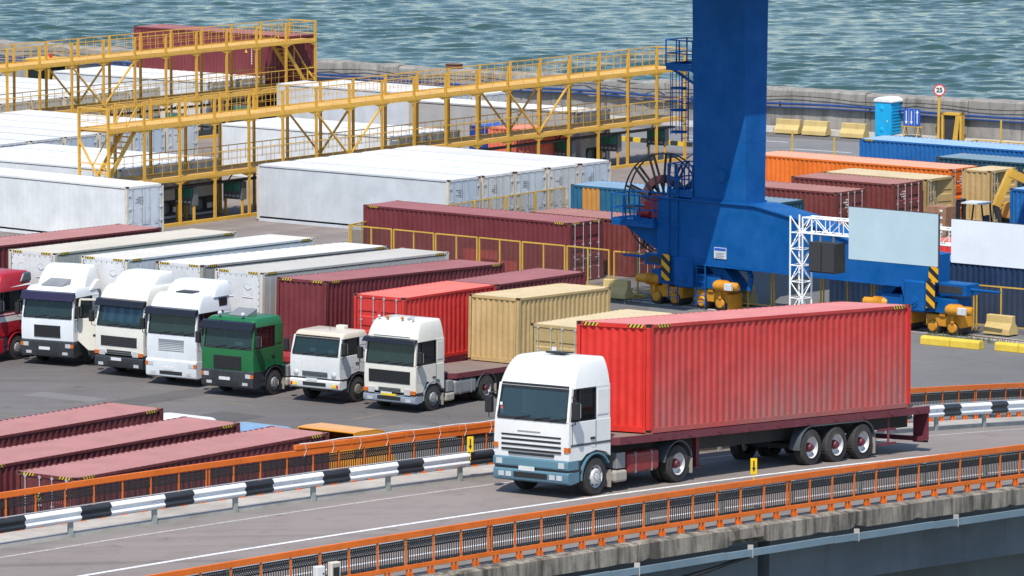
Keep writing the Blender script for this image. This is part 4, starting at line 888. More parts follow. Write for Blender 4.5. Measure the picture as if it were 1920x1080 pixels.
    if visor:
        vz = visor_z or (zws-.10, zws+.14); MB().prism([(xf-dx-.02, vz[1]+.02), (xf-dx+.15, vz[1]-.02), (xf-dx+.27, vz[0]), (xf-dx+.25, vz[0]-.015), (xf-dx+.02, vz[0]+.06)], -h+.0, h-.0, 'y').build('sun_visor', M[visor], rt, bevel=.02)
    if hatch:
        x0, x1, y0, y1, z0, z1 = hatch; MB().add([(x0,y0,z0),(x1,y0,z0+.0),(x1,y1,z0),(x0,y1,z0),(x0,y0,z1),(x1,y0,z0+.05),(x1,y1,z0+.05),(x0,y1,z1)], [(3,2,1,0),(4,5,6,7),(0,1,5,4),(1,2,6,5),(2,3,7,6),(3,0,4,7)]).build('roof_hatch', M['steel'] if wcol != 'dk' else M['black'], rt, bevel=.02)
    # grille
    xg = xf+.032
    if grille:
        z0, z1, gw, ns, gm = grille; MB().box(xf-.02, xg+.004, -gw, gw, z0, z1).build('grille', M['black'], rt)
        for i in range(ns):
            z = z0+(i+.5)*(z1-z0)/ns; MB().box(xg-.01, xg+.016, -gw+.02, gw-.02, z-.018, z+.018).build('grille_slat', M[gm], rt, bevel=.005)
    if slats:
        for z, t_, hw, mm in slats: MB().box(xf-.01, xg+.006, -hw, hw, z-t_, z+t_).build('grille_slot', M[mm], rt)
    # bumper
    b0, b1 = bz; bm_ = M[bumper]; xb = xf+.06
    MB().prism([(xb-.5, b0+.05), (xb-.12, b0), (xb-.02, b0+.04), (xb, b0+.12), (xb, b1-.04), (xb-.04, b1), (xb-.5, b1)], -h-.01, h+.01, 'y').build('bumper', bm_, rt, bevel=.03)
    MB().box(xb-.01, xb+.008, -.55, .55, b0+.12, b0+.26).build('bumper_intake', M['black'], rt)
    for sy in (-1, 1):
        if lights == 'rect':
            zc = b1-.19; MB().box(xb-.01, xb+.012, min(sy*(h-.36), sy*(h-.12)), max(sy*(h-.36), sy*(h-.12)), zc-.08, zc+.08).build('headlight', M['lamp'], rt)
            if amber: MB().box(xb-.03, xb+.014, min(sy*(h-.11), sy*(h+.012)), max(sy*(h-.11), sy*(h+.012)), zc-.075, zc+.075).build('indicator', M['amber'], rt)
            MB().box(xb-.01, xb+.010, min(sy*(h-.5), sy*(h-.25)), max(sy*(h-.5), sy*(h-.25)), b0+.13, b0+.24).build('fog_light', M['lamp'], rt)
        elif lights == 'dual':
            for k_ in (.18, .42): MB().box(xb-.01, xb+.012, min(sy*(h-k_), sy*(h-k_-.18)), max(sy*(h-k_), sy*(h-k_-.18)), b0+.12, b0+.25).build('fog_light', M['lamp'], rt)
            MB().box(xf-.06, xf+.045, min(sy*(h-.14), sy*(h+.008)), max(sy*(h-.14), sy*(h+.008)), zlow+.24, zlow+.37).build('indicator', M['amber'], rt)
        elif lights == 'high':
            MB().box(xf+.02, xf+.05, min(sy*(h-.52), sy*(h-.24)), max(sy*(h-.52), sy*(h-.24)), b1+.03, b1+.24).build('headlight', M['lamp'], rt)
            MB().box(xf+.01, xf+.05, min(sy*(h-.23), sy*(h+.008)), max(sy*(h-.23), sy*(h+.008)), b1+.06, b1+.20).build('indicator', M['amber'], rt)
            MB().box(xb-.01, xb+.012, min(sy*(h-.45), sy*(h-.2)), max(sy*(h-.45), sy*(h-.2)), b0+.08, b0+.20).build('fog_light', M['lamp'], rt)
        elif lights == 'round':
            MB().lathe([(0,.05),(.07,.045),(.10,.03),(.115,0)], (xf+.02, sy*(h-.28), zlow+.16), 'x', 16).build('headlight', M['lamp'], rt)
            MB().box(xb-.01, xb+.02, min(sy*(h-.35), sy*(h-.16)), max(sy*(h-.35), sy*(h-.16)), b0+.10, b0+.22).build('fog_light', M['platey'], rt)
            MB().box(xb-.01, xb+.02, min(sy*(h-.13), sy*(h-.04)), max(sy*(h-.13), sy*(h-.04)), b0+.10, b0+.22).build('indicator', M['redlens'], rt)
    pl = MB().box(xb+.001, xb+.014, -.38, .14, b0+.30, b0+.42).build('number_plate', M['plate'], rt)
    # mudguard, steps
    for sy in (-1, 1):
        a, b = sorted((sy*(h-.38), sy*(h+.012))); mb = arch(MB(), 0, a, b, .60, -5, 150, .05); mb.build('mudguard', M[arch_m or bumper], rt)
        MB().box(.66, xf-.1, a+.02, b-.02, b0+.08, zlow).box(.62, xf-.12, min(sy*(h-.2), sy*(h+.006)), max(sy*(h-.2), sy*(h+.006)), b0+.30, b0+.36).build('step', M['dark'], rt)
        MB().box(-.66, -.63, a+.02, b-.02, .16, .62).build('mudflap', M['mudflap'], rt)
        wheel(rt, 0, sy, sy*(h-.02), 'front', r, rimm)
    # chassis
    xe = -(wheelbase+.95) if chassis_len is None else -chassis_len
    for yy in (-.42, .42): MB().box(xe, xf-.3, yy-.05, yy+.05, .72, .98).build('chassis_rail', M['chassis'], rt)
    MB().box(-wheelbase-.08,-wheelbase+.08,-.9,.9,.42,.58).build('axle', M['chassis'], rt); MB().box(-.08,.08,-1,1,.40,.52).build('axle', M['chassis'], rt)
    MB().box(-.5, xf-.25, -.45, .45, .45, 1.05).build('engine', M['chassis'], rt)
    for sy in (-1, 1):
        wheel(rt, -wheelbase, sy, sy*(h-.02), 'rear', r, rim_r, hubm, dual=True)
        a, b = sorted((sy*(h-.62), sy*(h+.0))); arch(MB(), -wheelbase, a, b, .60, 8, 165, .03).build('mudguard', M['grey'], rt)
        MB().box(-wheelbase-.64, -wheelbase-.61, a+.02, b-.02, .2, .62).build('mudflap', M['mudflap'], rt)
    tm = M[tank] if tank else M['steel']
    for sy in (-1, 1):
        a, b = sorted((sy*(h-.62), sy*(h-.05))); MB().box(-2.85, -1.45, a, b, .42, .98).build('fuel_tank', tm, rt, bevel=.10, seg=4)
        for xx in (-2.5, -1.8): MB().box(xx-.03, xx+.03, a-.008, b+.008, .415, .985).build('tank_strap', M['steel'], rt, bevel=.10, seg=4)
        MB().box(-1.36, -.98, a+.05, b-.02, .60, 1.02).build('battery_box', M['steel'], rt, bevel=.02)
        MB().box(-1.42, -.86, a+.05, b+.02, .24, .56).build('air_tank', M['beige'], rt, bevel=.08, seg=3)
    MB().lathe([(0,.0),(.5,.0),(.5,.08),(0,.1)], (-wheelbase+.1, 0, 1.05), 'z', 20).build('fifth_wheel', M['chassis'], rt)
    return rt
def at(x, y, heading, xf, h, z=0):  # root matrix from the world position of the cab's front left corner
    H_ = R(heading); f = Vector((math.cos(H_), math.sin(H_))); l = Vector((-f.y, f.x)); p = Vector((x, y))-f*xf-l*h
    return Matrix.Translation((p.x, p.y, z)) @ Matrix.Rotation(H_, 4, 'Z')
def atw(x, y, heading, h, z=0): return at(x, y, heading, 0, h-.02, z)
# ---- trailers
def trailer(label, M4, Lf, Lr, deck='deckwood', beam='maroontr', ax=(9.3,10.5,11.7), r=.5, zg=-1.35, rimm='rimwhite', hubm='hubred', legs=4.9, name='semitrailer', lights=True):
    """local x runs backwards from the front of the deck; deck top at z=0; ground at zg under the axles"""
    rt = root(name, label, 'trailer', M=M4); h = 1.22
    MB().prism([(0,-h+.25),(.22,-h),(Lr,-h),(Lr,h),(.22,h),(0,h-.25)], -.06, -.004, 'z').build('deck', M[deck], rt)
    for sy in (-1, 1):
        a, b = sorted((sy*(h+.012), sy*(h-.05))); MB().box(.22, Lr, a, b, -.20, .0).build('side_rail', M[beam], rt)
        for xx in np.arange(.6, Lr-.2, 1.35): MB().tube((xx, sy*(h+.012), -.10), (xx, sy*(h+.035), -.10), .045, 8).build('lash_knob', M[beam], rt)
        MB().bar((0, sy*(h-.25), -.10), (.22, sy*h, -.10), .04, .2).build('side_rail', M[beam], rt)
        MB().box(.3, Lr-.1, sy*.48-.06, sy*.48+.06, -.62, -.062).build('main_beam', M['chassis'], rt)
    MB().box(-.03,.03,-h+.25,h-.25,-.2,0).build('front_rail', M[beam], rt)
    for xx in np.arange(1.0, Lr, 1.6): MB().box(xx-.04, xx+.04, -h+.06, h-.06, -.2, -.062).build('cross_member', M['chassis'], rt)
    for xx in ax:
        MB().box(xx-.07, xx+.07, -.95, .95, zg+r-.07, zg+r+.07).build('axle', M['chassis'], rt)
        for sy in (-1, 1): wheel(rt, xx, sy, sy*1.22, 'rear', r, rimm, hubm, z=zg+r)
    x0, x1 = min(ax), max(ax)
    for sy in (-1, 1):
        a, b = sorted((sy*.9, sy*1.235)); mb = MB(); arch(mb, x0, a, b, r+.07, 95, 185, .025, z=zg+r); arch(mb, x1, a, b, r+.07, -5, 85, .025, z=zg+r); mb.box(x0, x1, a, b, zg+2*r+.07, zg+2*r+.10); mb.build('mudguard', M['grey'], rt)
        MB().box(x1+r+.06, x1+r+.085, a, b, zg+.15, zg+.62).build('mudflap', M['mudflap'], rt)
        MB().box(legs-.07, legs+.07, sy*.75-.07, sy*.75+.07, zg+.28, -.2).box(legs-.16, legs+.16, sy*.75-.12, sy*.75+.12, zg+.24, zg+.28).build('landing_leg', M[beam], rt)
        MB().box(Lr-.05, Lr, min(sy*.7, sy*1.2), max(sy*.7, sy*1.2), -.95, -.2).build('light_board', M[beam], rt); MB().box(Lr, Lr+.015, min(sy*.75, sy*1.15), max(sy*.75, sy*1.15), -.5, -.38).build('tail_light', M['redlens'], rt)
        MB().box(Lr-.06, Lr-.03, min(sy*.7, sy*1.2), max(sy*.7, sy*1.2), zg+.28, -.955).build('mudflap', M['black'], rt)
        MB().bar((x1+.9, sy*1.1, -.55), (x1+1.75, sy*1.1, -.55), .05, .07).bar((x1+.9, sy*1.1, -.95), (x1+1.75, sy*1.1, -.95), .05, .07).bar((x1+1.4, sy*1.1, -1.0), (x1+1.4, sy*1.1, -.2), .05, .06).build('side_guard', M['maroontr'], rt)
    MB().box(Lr-.25, Lr-.13, -1.15, 1.15, -.98, -.85).build('rear_bumper', M[beam], rt)
    return rt
# ---- the truck on the bridge
TM = CM @ Matrix.Translation((-1.5, WC/2, -.004))
trailer('maroon three-axle flatbed trailer under the red container on the bridge', TM, 0, 14.65, zg=-1.31, ax=(8.92, 10.13, 11.38), legs=4.2)
hd = R(cth)+math.pi
fw = Vector((math.cos(hd), math.sin(hd))); lf = Vector((-fw.y, fw.x))
p = Vector((CO.x, CO.y))+fw*2.34-lf*(WC/2)   # front axle centre
s_ax = -2.3; gz = RP(1.0, s_ax).z
FM = Matrix.Translation((p.x, p.y, gz)) @ Matrix.Rotation(hd, 4, 'Z') @ Matrix.Rotation(R(-1.55), 4, 'Y') @ Matrix.Rotation(R(1.0), 4, 'X')
fg = tractor('white high-roofed truck with blue-grey bumper driving over the bridge', FM, 'white', 'bumpblue', xf=1.16, xr=-.62, zlow=.98, zbelt=2.0, zws=2.88, dx=.17, xdoor=.02,
    roof=(-.62, 1.01, 1.222, 2.86, -.57, .48, 1.02, 3.60), slats=[(1.58,.022,.98,'black'),(1.46,.028,.98,'black'),(1.33,.028,.98,'black'),(1.20,.028,.98,'black'),(1.10,.03,.75,'black')], lights='dual', tank='redtank', rimm='rimwhite', rim_r='rimwhite', wheelbase=3.62, glass='glassfg', bz=(.36,.70), hatch=(-.25,.2,-.3,.3,3.66,3.685), wcol='dk')
MB().prism([(.75,.74),(1.20,.74),(1.225,.78),(1.225,.97),(1.19,1.0),(.75,1.0)], -1.24, 1.24, 'y').build('upper_bumper', M['bumpblue'], fg, bevel=.03); MB().box(.7,1.19,-1.2,1.2,.69,.75).build('bumper_gap', M['black'], fg)
for sy in (-1, 1): MB().box(1.215,1.237,min(sy*.93,sy*1.12),max(sy*.93,sy*1.12),.80,.95).build('headlight', M['lamp'], fg)
for sy in (-1, 1): MB().box(-.61, 1.1, min(sy*(1.23+.0065), sy*(1.23+.0105)), max(sy*(1.23+.0065), sy*(1.23+.0105)), 1.36, 1.42).build('side_moulding', M['grey'], fg)
MB().box(1.18, 1.198, -.45, .3, 1.69, 1.71).build('badge_bar', M['beige'], fg)
for i, mm in enumerate(('sticker','stickr','sticker')): MB().box(1.125-.02*i, 1.13-.02*i, -1.08, -1.0, 2.32-.1*i, 2.40-.1*i).build('sticker', M[mm], fg)
# ---- parked trucks
def prk(x, y, hd_, xf, **k): return at(x, y, hd_, xf, 1.23)
t1 = tractor('white truck with purple visor and its driver door standing open', prk(-17.55,234.0,242,1.35), 'white3', 'bumpdk', xf=1.35, xr=-.62, zbelt=1.93, zws=2.78, roof=(-.62,1.25,1.21,2.76,-.55,1.0,1.08,3.16), visor='visorp', visor_z=(2.66,2.98), grille=(1.16,1.64,.62,7,'black'), bz=(.35,1.04), hatch=(.2,.95,-.55,.45,3.17,3.42),
    roofs=[((-.72,.35,1.12,3.12,-.72,-.35,.95,3.92),'white','roof_deflector',.12), ((-.74,.1,1.225,2.95,-.74,-.5,1.18,3.35),'white','side_fairing',.06)])
# its open door
dm = MB().prism([(0,1.02),(0,1.93),(.06,2.0),(.10,2.72),(.95,2.72),(1.0,1.93),(1.0,.62),(.45,.62)], 0, .06, 'y')
do = MB().prism([(0,1.05),(0,1.95),(1.02,1.95),(1.02,.66),(.42,.66)], 0, .07, 'y').build('open_door', M['ivory'], t1, (1.05, 1.24, 0), (0,0,R(112)), bevel=.02)
f = MB()
for a_, b_ in (((.02,.03,1.93),(.10,.03,2.72)),((.10,.03,2.72),(.96,.03,2.72)),((.96,.03,2.72),(1.0,.03,1.93))): f.bar(a_, b_, .07, .06, up=(0,1,0))
f.build('window_frame', M['ivory'], do); MB().add([(.05,.03,1.93),(.98,.03,1.93),(.94,.03,2.7),(.12,.03,2.7)], [(0,1,2,3)]).build('window', M['glassdk'], do, fix=False); MB().box(.62,.80,-.03,0,1.25,1.32).build('handle', M['black'], do)
t2 = tractor('cream truck with a blue striped curtain across its windscreen', prk(-14.55,230.6,234,1.4), 'cream', 'bumpdk', xf=1.4, xr=-.85, zbelt=2.0, zws=2.90, dx=.22, roof=(-.85,1.25,1.22,2.88,-.8,.75,1.06,3.58), visor='visor', visor_z=(2.80,3.06), grille=(1.20,1.60,.92,5,'dark'), slats=[(1.02,.03,.62,'dark'),(.93,.03,.62,'dark')], lights='high', bz=(.34,.80), zlow=.86,
    curtain=stripes('curtain_blue_white', (.05,.20,.62,1), (.55,.62,.70,1), 2.1, (0,1,0)), roofs=[((-.85,.55,1.02,3.52,-.85,-.2,.92,4.05),'white','roof_deflector',.10), ((-.95,-.25,1.24,3.1,-.95,-.5,1.2,3.5),'grey','side_deflector',.08)])
t3 = tractor('cold white truck with tall sleeper roof and small roof window', prk(-12.3,227.95,236,1.4), 'white3', 'white3', xf=1.4, xr=-.9, zbelt=2.04, zws=2.92, dx=.12, roof=(-.9,1.3,1.22,2.90,-.85,.85,1.08,3.58), visor='visor', visor_z=(2.80,3.06), slats=[(1.40+.07*i,.014,.62,'steel') for i in range(7)], bz=(.33,1.04), zlow=1.0,
    roofs=[((-.95,.25,1.20,3.45,-.95,-.35,1.0,4.0),'white3','roof_deflector',.10)], hatch=(.1,.65,-.35,.45,3.59,3.66), wcol='dk')
for sy in (-1, 1): MB().box(-.62,-.12,min(sy*1.165,sy*1.215),max(sy*1.165,sy*1.215),3.08,3.40).build('roof_window', M['black'], t3)
t4 = tractor('green low-roofed truck with dark visor and roof spotlights', prk(-9.95,224.95,236.5,1.38), 'green', 'bumpdk', xf=1.38, xr=-.58, zbelt=1.90, zws=2.76, dx=.14, roof=(-.58,1.28,1.21,2.74,-.52,1.05,1.06,3.06), visor='visor', visor_z=(2.64,2.93), grille=(1.10,1.60,.66,8,'black'), bz=(.36,1.05), hatch=(.05,.72,-.45,.45,3.07,3.33))
for yy in (-.55, .55): sp = MB().sphere((1.12, yy, 3.20), .095, 12, 8).build('spotlight', M['lamp'], t4); MB().tube((1.1,yy,2.98),(1.1,yy,3.12),.02,6).build('stalk', M['black'], sp)
MB().box(1.20,1.235,.28,.62,2.0,2.16).build('paper', M['sticker'], t4)
t5 = tractor('small old white truck with flat face, round headlights and rusty roof', atw(-5.9,224.12,235,1.2), 'kam', 'kam', xf=1.18, xr=-.62, W=2.36, zlow=.98, zbelt=1.86, zws=2.54, dx=.20, roof=(-.62,1.0,1.17,2.52,-.55,.85,1.08,2.74), roofm='kamroof', slats=[(1.06+.05*i,.012,.6,'dark') for i in range(4)], lights='round', bz=(.56,.92), arch_m='dark', rimm='rimdirty', rim_r='rimdirty', hubm='dark', wheelbase=3.3, split=True, tank='steel')
MB().box(-.5,-.2,-.05,.35,2.72,2.88).build('roof_lamp', M['ivory'], t5, bevel=.05, seg=3); MB().tube((.5,.2,2.7),(.45,.2,3.3),.008,5).build('aerial', M['black'], t5)
for x_, y_, s_, c_ in ((.86,-.35,.13,'sticker'),(.86,.15,.10,'stickr'),(.86,.55,.14,'plate')): MB().sphere((x_,y_,1.99),s_,9,6,0,(.7,1.3,.8)).build('cloth_bundle', M[c_], t5)
t6 = tractor('cream high-roofed truck with roof horns and empty flatbed front', atw(-3.0,221.8,234,1.23), 'ivory', 'bumpgrey', xf=1.12, xr=-.72, zlow=.74, zbelt=1.82, zws=2.72, dx=.12, roof=(-.72,1.02,1.21,2.70,-.66,.62,1.04,3.46), visor='visor', visor_z=(2.64,2.80), grille=(1.10,1.58,.98,9,'black'), slats=[(.90-.055*i,.014,.52,'dark') for i in range(3)], lights='high', bz=(.34,.66), tank='steel', wheelbase=3.45)
fo_ = MB().prism([(-.86,.0),(.86,.0),(.86,.42),(-.86,.42)], 0, .02, 'x').build('roof_sign', M['white'], t6, (1.0,0,2.88), (0,R(-27),0), bevel=.06)
for yy in (-.8,-.4,.3,.8): MB().tube((.66,yy,3.46),(.70,yy,3.53),.025,6).sphere((.72,yy,3.55),.06,8,6).build('roof_lamp', M['lamp'] if abs(yy) > .5 else M['amber'], t6)
for yy in (-.55,.5): MB().tube((.62,yy,3.52),(.2,yy,3.56),.05,8,0,.02).build('air_horn', M['galv'], t6)
MB().box(1.185,1.2,-.35,.35,.62,.70).build('yellow_lamps', M['platey'], t6)
t0 = tractor('red truck with white side stripes at the left edge', atw(-20.0,236.4,236,1.23), 'redt', 'redt', xf=1.35, xr=-.9, zbelt=2.0, zws=2.86, roof=(-.9,1.2,1.22,2.84,-.85,.7,1.06,3.55), visor='visor', stripe=[(1.62,1.84,'white'),(1.90,1.95,'white')], bz=(.34,.95), roofs=[((-.95,-.2,1.24,3.12,-.95,-.5,1.2,3.5),'grey','side_deflector',.08)])
MB().add([(-.88,1.225,2.98),(.85,1.20,2.98),(-.88,1.14,3.22)], [(0,1,2)]).build('stripe', M['white'], t0)
# trailers of the parked row (deck under each container)
def ptrail(label, c, yaw, zt, pitch, H, lead, Lr, **k):
    Mx = Matrix.Translation((c[0], c[1], zt-H)) @ Matrix.Rotation(R(yaw), 4, 'Z') @ Matrix.Rotation(-R(pitch), 4, 'Y') @ Matrix.Translation((-lead, WC/2, -.005)); return trailer(label, Mx, 0, Lr, **k)
for lab, c, yaw, zt, pi_, H, lead, Lr, kw in (
  ('semitrailer under the beige-topped reefer', (-18.57,237.5), 55.4, 4.2, -1.16, HC, .1, 12.5, {}), ('semitrailer under the ribbed white reefer', (-15.5,235.26), 53.6, 4.2, -1.02, HC, .1, 12.5, {}),
  ('semitrailer under the reefer with brown posts', (-12.37,233.31), 53.8, 4.2, -1.61, HC, .1, 12.5, {}), ('semitrailer under the grey-roofed reefer', (-9.88,230.8), 53.5, 4.2, -1.42, HC, .1, 12.5, {}),
  ('red-decked trailer of the green truck under the tall maroon container', (-7.33,229.2), 55.05, 4.05, -2.1, HC, 1.6, 14, dict(deck='redtr', beam='redtr')),
  ('dark trailer under the coral red container', (-4.19,225.94), 54.2, 3.8, -.69, H8, .6, 13.2, {}), ('maroon flatbed with worn wooden deck behind the cream truck', (.23,226.21), 53.2, 3.75, -1.42, H8, 4.1, 13.0, {}),
  ('trailer under the ochre container behind the foreground cab', (2.62,216.1), 53.4, 3.9, -.6, H8, .3, 6.9, dict(ax=(3.9,5.2), legs=1.8)), ('trailer under the maroon container at the left edge', (p0 := (Vector((-15.0,250.5))-dd*L40)), 53, 4.0, -.9, H8, .3, 12.6, {}),
  ('trailer under the nearest of three containers below the bridge', (-13.38,178.56), 52.14, 4.1, 0, H8, .1, 12.5, dict(flip=1)), ('trailer under the middle of three containers below the bridge', (-16.35,180.75), 52.14, 4.1, 0, H8, .1, 12.5, dict(flip=1)), ('trailer under the farthest of three containers below the bridge', (-19.05,184.1), 52.14, 4.1, 0, H8, .1, 12.5, dict(flip=1))):
    zb = zt-H; zr = -(zb-.005)+9.5*math.tan(R(-pi_))
    if kw.pop('flip', 0): kw = dict(ax=(1.2,2.4,3.6), legs=9.0)
    ptrail(lab, c, yaw, zt, pi_, H, lead, Lr, zg=zr if pi_ else -(zb-.005), **kw)
# tractors of the lower left row, seen from behind above the containers
for c, bd, lab, rf_ in (((-13.38,178.56),'orangecab','orange-yellow cab beyond the nearest container below the bridge',1), ((-16.35,180.75),'bluecab','pale blue cab beyond the middle container below the bridge',0), ((-19.05,184.1),'white','white cab roof beyond the farthest container below the bridge',0)):
    d_ = Vector((math.cos(R(52.14)), math.sin(R(52.14)))); n_ = Vector((-d_.y, d_.x)); q_ = Vector(c)+d_*(L40+1.9+(.35 if rf_ else 0))+n_*(WC/2)
    k_ = Matrix.Translation((q_.x, q_.y, 0)) @ Matrix.Rotation(R(52.14), 4, 'Z')
    zr_ = 3.95 if rf_ else 3.62 if bd == 'bluecab' else 3.45
    tt = tractor(lab, k_, bd, 'bumpdk', xf=1.35, xr=-.75, zbelt=1.95, zws=2.8, roof=(-.75,1.25,1.21,2.78,-.7,.9,1.06,zr_-(.55 if rf_ else 0)))
    if rf_:
        sp = MB()
        for sy in (-1, 1): sp.prism([(-.95,3.3),(-.95,zr_-.02),(-.6,zr_),(.25,zr_-.03),(.6,zr_-.12),(.82,zr_-.3),(.95,3.3)], sy*1.16, sy*1.20, 'y')
        sp.build('roof_fairing', M[bd], tt, bevel=.01); MB().prism([(-.95,zr_-.02),(-.6,zr_),(.25,zr_-.03),(.6,zr_-.12),(.82,zr_-.3),(.95,3.3),(.9,3.3),(.76,zr_-.34),(.55,zr_-.18),(.22,zr_-.09),(-.6,zr_-.05),(-.95,zr_-.07)], -1.2, 1.2, 'y').build('fairing_top', M[bd], tt, bevel=.02)
# driver of the foreground truck
def person_seated(label, M4, shirt, skin, hair):
    rt = root('person', label, 'person', M=M4); bm = bmesh.new(); J = {}
    def jv(n, co): J[n] = bm.verts.new(co); return J[n]
    pts = dict(pel=(0,0,.05), sp=(.02,0,.28), ch=(.03,0,.48), nk=(.04,0,.60), hd=(.07,0,.70), ht=(.06,0,.80), sl=(.03,.18,.54), el=(.20,.26,.34), wl_=(.42,.16,.40), sr=(.03,-.18,.54), er=(.20,-.25,.34), wr=(.42,-.14,.40), hl=(.05,.10,.03), kl=(.45,.13,.05), al=(.50,.13,-.36), hr=(.05,-.10,.03), kr=(.45,-.13,.05), ar=(.50,-.13,-.36))
    for n, c in pts.items(): jv(n, c)
    ed = [('pel','sp'),('sp','ch'),('ch','nk'),('nk','hd'),('hd','ht'),('ch','sl'),('sl','el'),('el','wl_'),('ch','sr'),('sr','er'),('er','wr'),('pel','hl'),('hl','kl'),('kl','al'),('pel','hr'),('hr','kr'),('kr','ar')]
    for a, b in ed: bm.edges.new((J[a], J[b]))
    me = bpy.data.meshes.new('body'); bm.verts.index_update(); order = list(pts); bm.to_mesh(me); bm.free(); me.materials.append(shirt)
    o = bpy.data.objects.new('body', me); C.objects.link(o); o.parent = rt; md = o.modifiers.new('skin', 'SKIN'); 
    rad = dict(pel=.15, sp=.14, ch=.16, nk=.06, hd=.09, ht=.085, sl=.08, el=.05, wl_=.035, sr=.08, er=.05, wr=.035, hl=.10, kl=.07, al=.045, hr=.10, kr=.07, ar=.045)
    for i, n in enumerate(order): me.skin_vertices[0].data[i].radius = (rad[n], rad[n])
    me.skin_vertices[0].data[0].use_root = True; o.modifiers.new('ss', 'SUBSURF').levels = 1; o.modifiers['ss'].render_levels = 1
    hd_ = MB().sphere((.08,0,.75), .115, 14, 10, 0, (.95,.8,1.1)); hd_.sphere((.19,0,.74), .022, 6, 5); 
    for sy in (-1, 1): hd_.sphere((.07, sy*.095, .745), .025, 6, 5)
    hd_.build('head', skin, rt); MB().sphere((.055,0,.79), .112, 12, 8, 0, (.98,.85,.85)).build('hair', hair, rt)
    for sy in (-1, 1):
        hm = MB().sphere((.46, sy*.15, .41), .045, 8, 6, 0, (1.2,.6,.9))
        for k in range(5): hm.path([(.48, sy*(.13+.012*k), .43-.012*k), (.52, sy*(.135+.012*k), .425-.014*k), (.515, sy*(.145+.012*k), .395-.012*k)], .010, 5)
        hm.build('hand', skin, rt)
    return rt
person_seated('driver in a dark blue shirt behind the wheel of the bridge truck', FM @ Matrix.Translation((.0, .58, 1.86)), plain('shirt_blue', (.02,.05,.11), .9), plain('skin', (.38,.20,.14), .6), plain('hair', (.02,.016,.014), .8))
# ================================================================ gantry crane
M['crane'] = painted('crane_blue', (.0005,.086,.295), .22, (.004,.035,.085,1), .4, fade=.25, spec=.09, streak=.4, bump=.06)
M['bogie'] = painted('bogie_orange', (.62,.26,.012), .45, (.12,.07,.03,1), .5, scale=1.5)
M['yel'] = painted('gantry_yellow', (.64,.37,.05), .45, (.20,.11,.04,1), .55, rust=.12, scale=1.2)
M['yeld'] = painted('gantry_deck', (.60,.36,.10), .6, (.24,.13,.06,1), .75, rust=.10)
M['redm'] = painted('motor_red', (.32,.012,.015), .3, rough=.4); M['coil'] = painted('cable_coil', (.09,.02,.03), .4, rough=.6)
CD = Vector((.7455, -.6665)); CN = Vector((.6665, .7455)); CL0 = Vector((7.89, 253.64)); CA = math.atan2(CD.y, CD.x)
crane = root('gantry_crane', 'huge blue gantry crane leg on orange wheel bogies', 'crane', (CL0.x, CL0.y, 0), CA)
def column(y0):
    mb = MB(); x0, x1 = .52, 3.42; T = 24.0; a, b = .655, .655+.018*(T-4.8)
    mb.add([(x0,y0-a,4.78),(x1,y0-a,4.78),(x1,y0+a,4.78),(x0,y0+a,4.78),(x0,y0-b,T),(x1,y0-b,T),(x1,y0+b,T),(x0,y0+b,T)], [(3,2,1,0),(4,5,6,7),(0,1,5,4),(1,2,6,5),(2,3,7,6),(3,0,4,7)])
    mb.build('column', M['crane'], crane, bevel=.02)
    f = MB().box(x0-.05, x1+.05, y0-a-.06, y0+a+.06, 4.70, 4.84).build('column_flange', M['crane'], crane)
    for zz in (7.4, 10.1, 12.8): MB().box(x0-.006, x1+.006, y0-a-.018*(zz-4.8)-.006, y0+a+.018*(zz-4.8)+.006, zz-.012, zz+.012).build('weld_seam', M['crane'], crane)
    w_ = MB()
    for i in range(22): w_.box(x0+.05+i*.132, x0+.09+i*.132, y0-a-.075, y0-a-.055, 4.85, 4.89)
    w_.build('bolt_row', M['crane'], crane)
    # sill beam
    pr = [(-1.5,4.72),(4.0,4.72),(6.2,4.35),(9.5,3.55),(13.4,3.25),(13.4,1.25),(12.9,1.05),(12.2,1.05),(11.9,1.95),(2.4,2.0),(.7,2.0),(.3,1.1),(-.45,1.1),(-.8,1.4),(-1.5,2.3)]
    MB().prism(pr, y0-.72, y0+.72, 'y').build('sill_beam', M['crane'], crane, bevel=.02)
    for (xa, za), (xb, zb) in zip(pr[:4], pr[1:5]): MB().bar((xa, y0, za+.02), (xb, y0, zb+.02), 1.62, .06).build('beam_flange', M['crane'], crane)
    MB().bar((.7,y0,1.985),(11.9,y0,1.935),1.62,.05).build('beam_flange', M['crane'], crane)
column(0.0); column(32.0)
# hatch cover on the column, name plate on the beam
MB().lathe([(0,-.03),(.30,-.03),(.32,0)], (2.02,-.69,5.9), 'y', 24).build('hatch_cover', M['crane'], crane); MB().box(2.32,2.5,-.74,-.68,5.85,5.95).build('hatch_latch', M['crane'], crane)
pl_ = MB().box(1.75,2.42,-.755,-.722,2.32,2.80).build('name_plate', M['plate'], crane); MB().box(1.77,2.40,-.760,-.754,2.66,2.78).build('plate_header', M['blueplate'], pl_)
q = MB()
for i in range(4): q.box(1.84,2.33-.06*(i % 2),-.760,-.754,2.56-.065*i-.014,2.56-.065*i+.014)
q.build('plate_text', M['steel'], pl_)
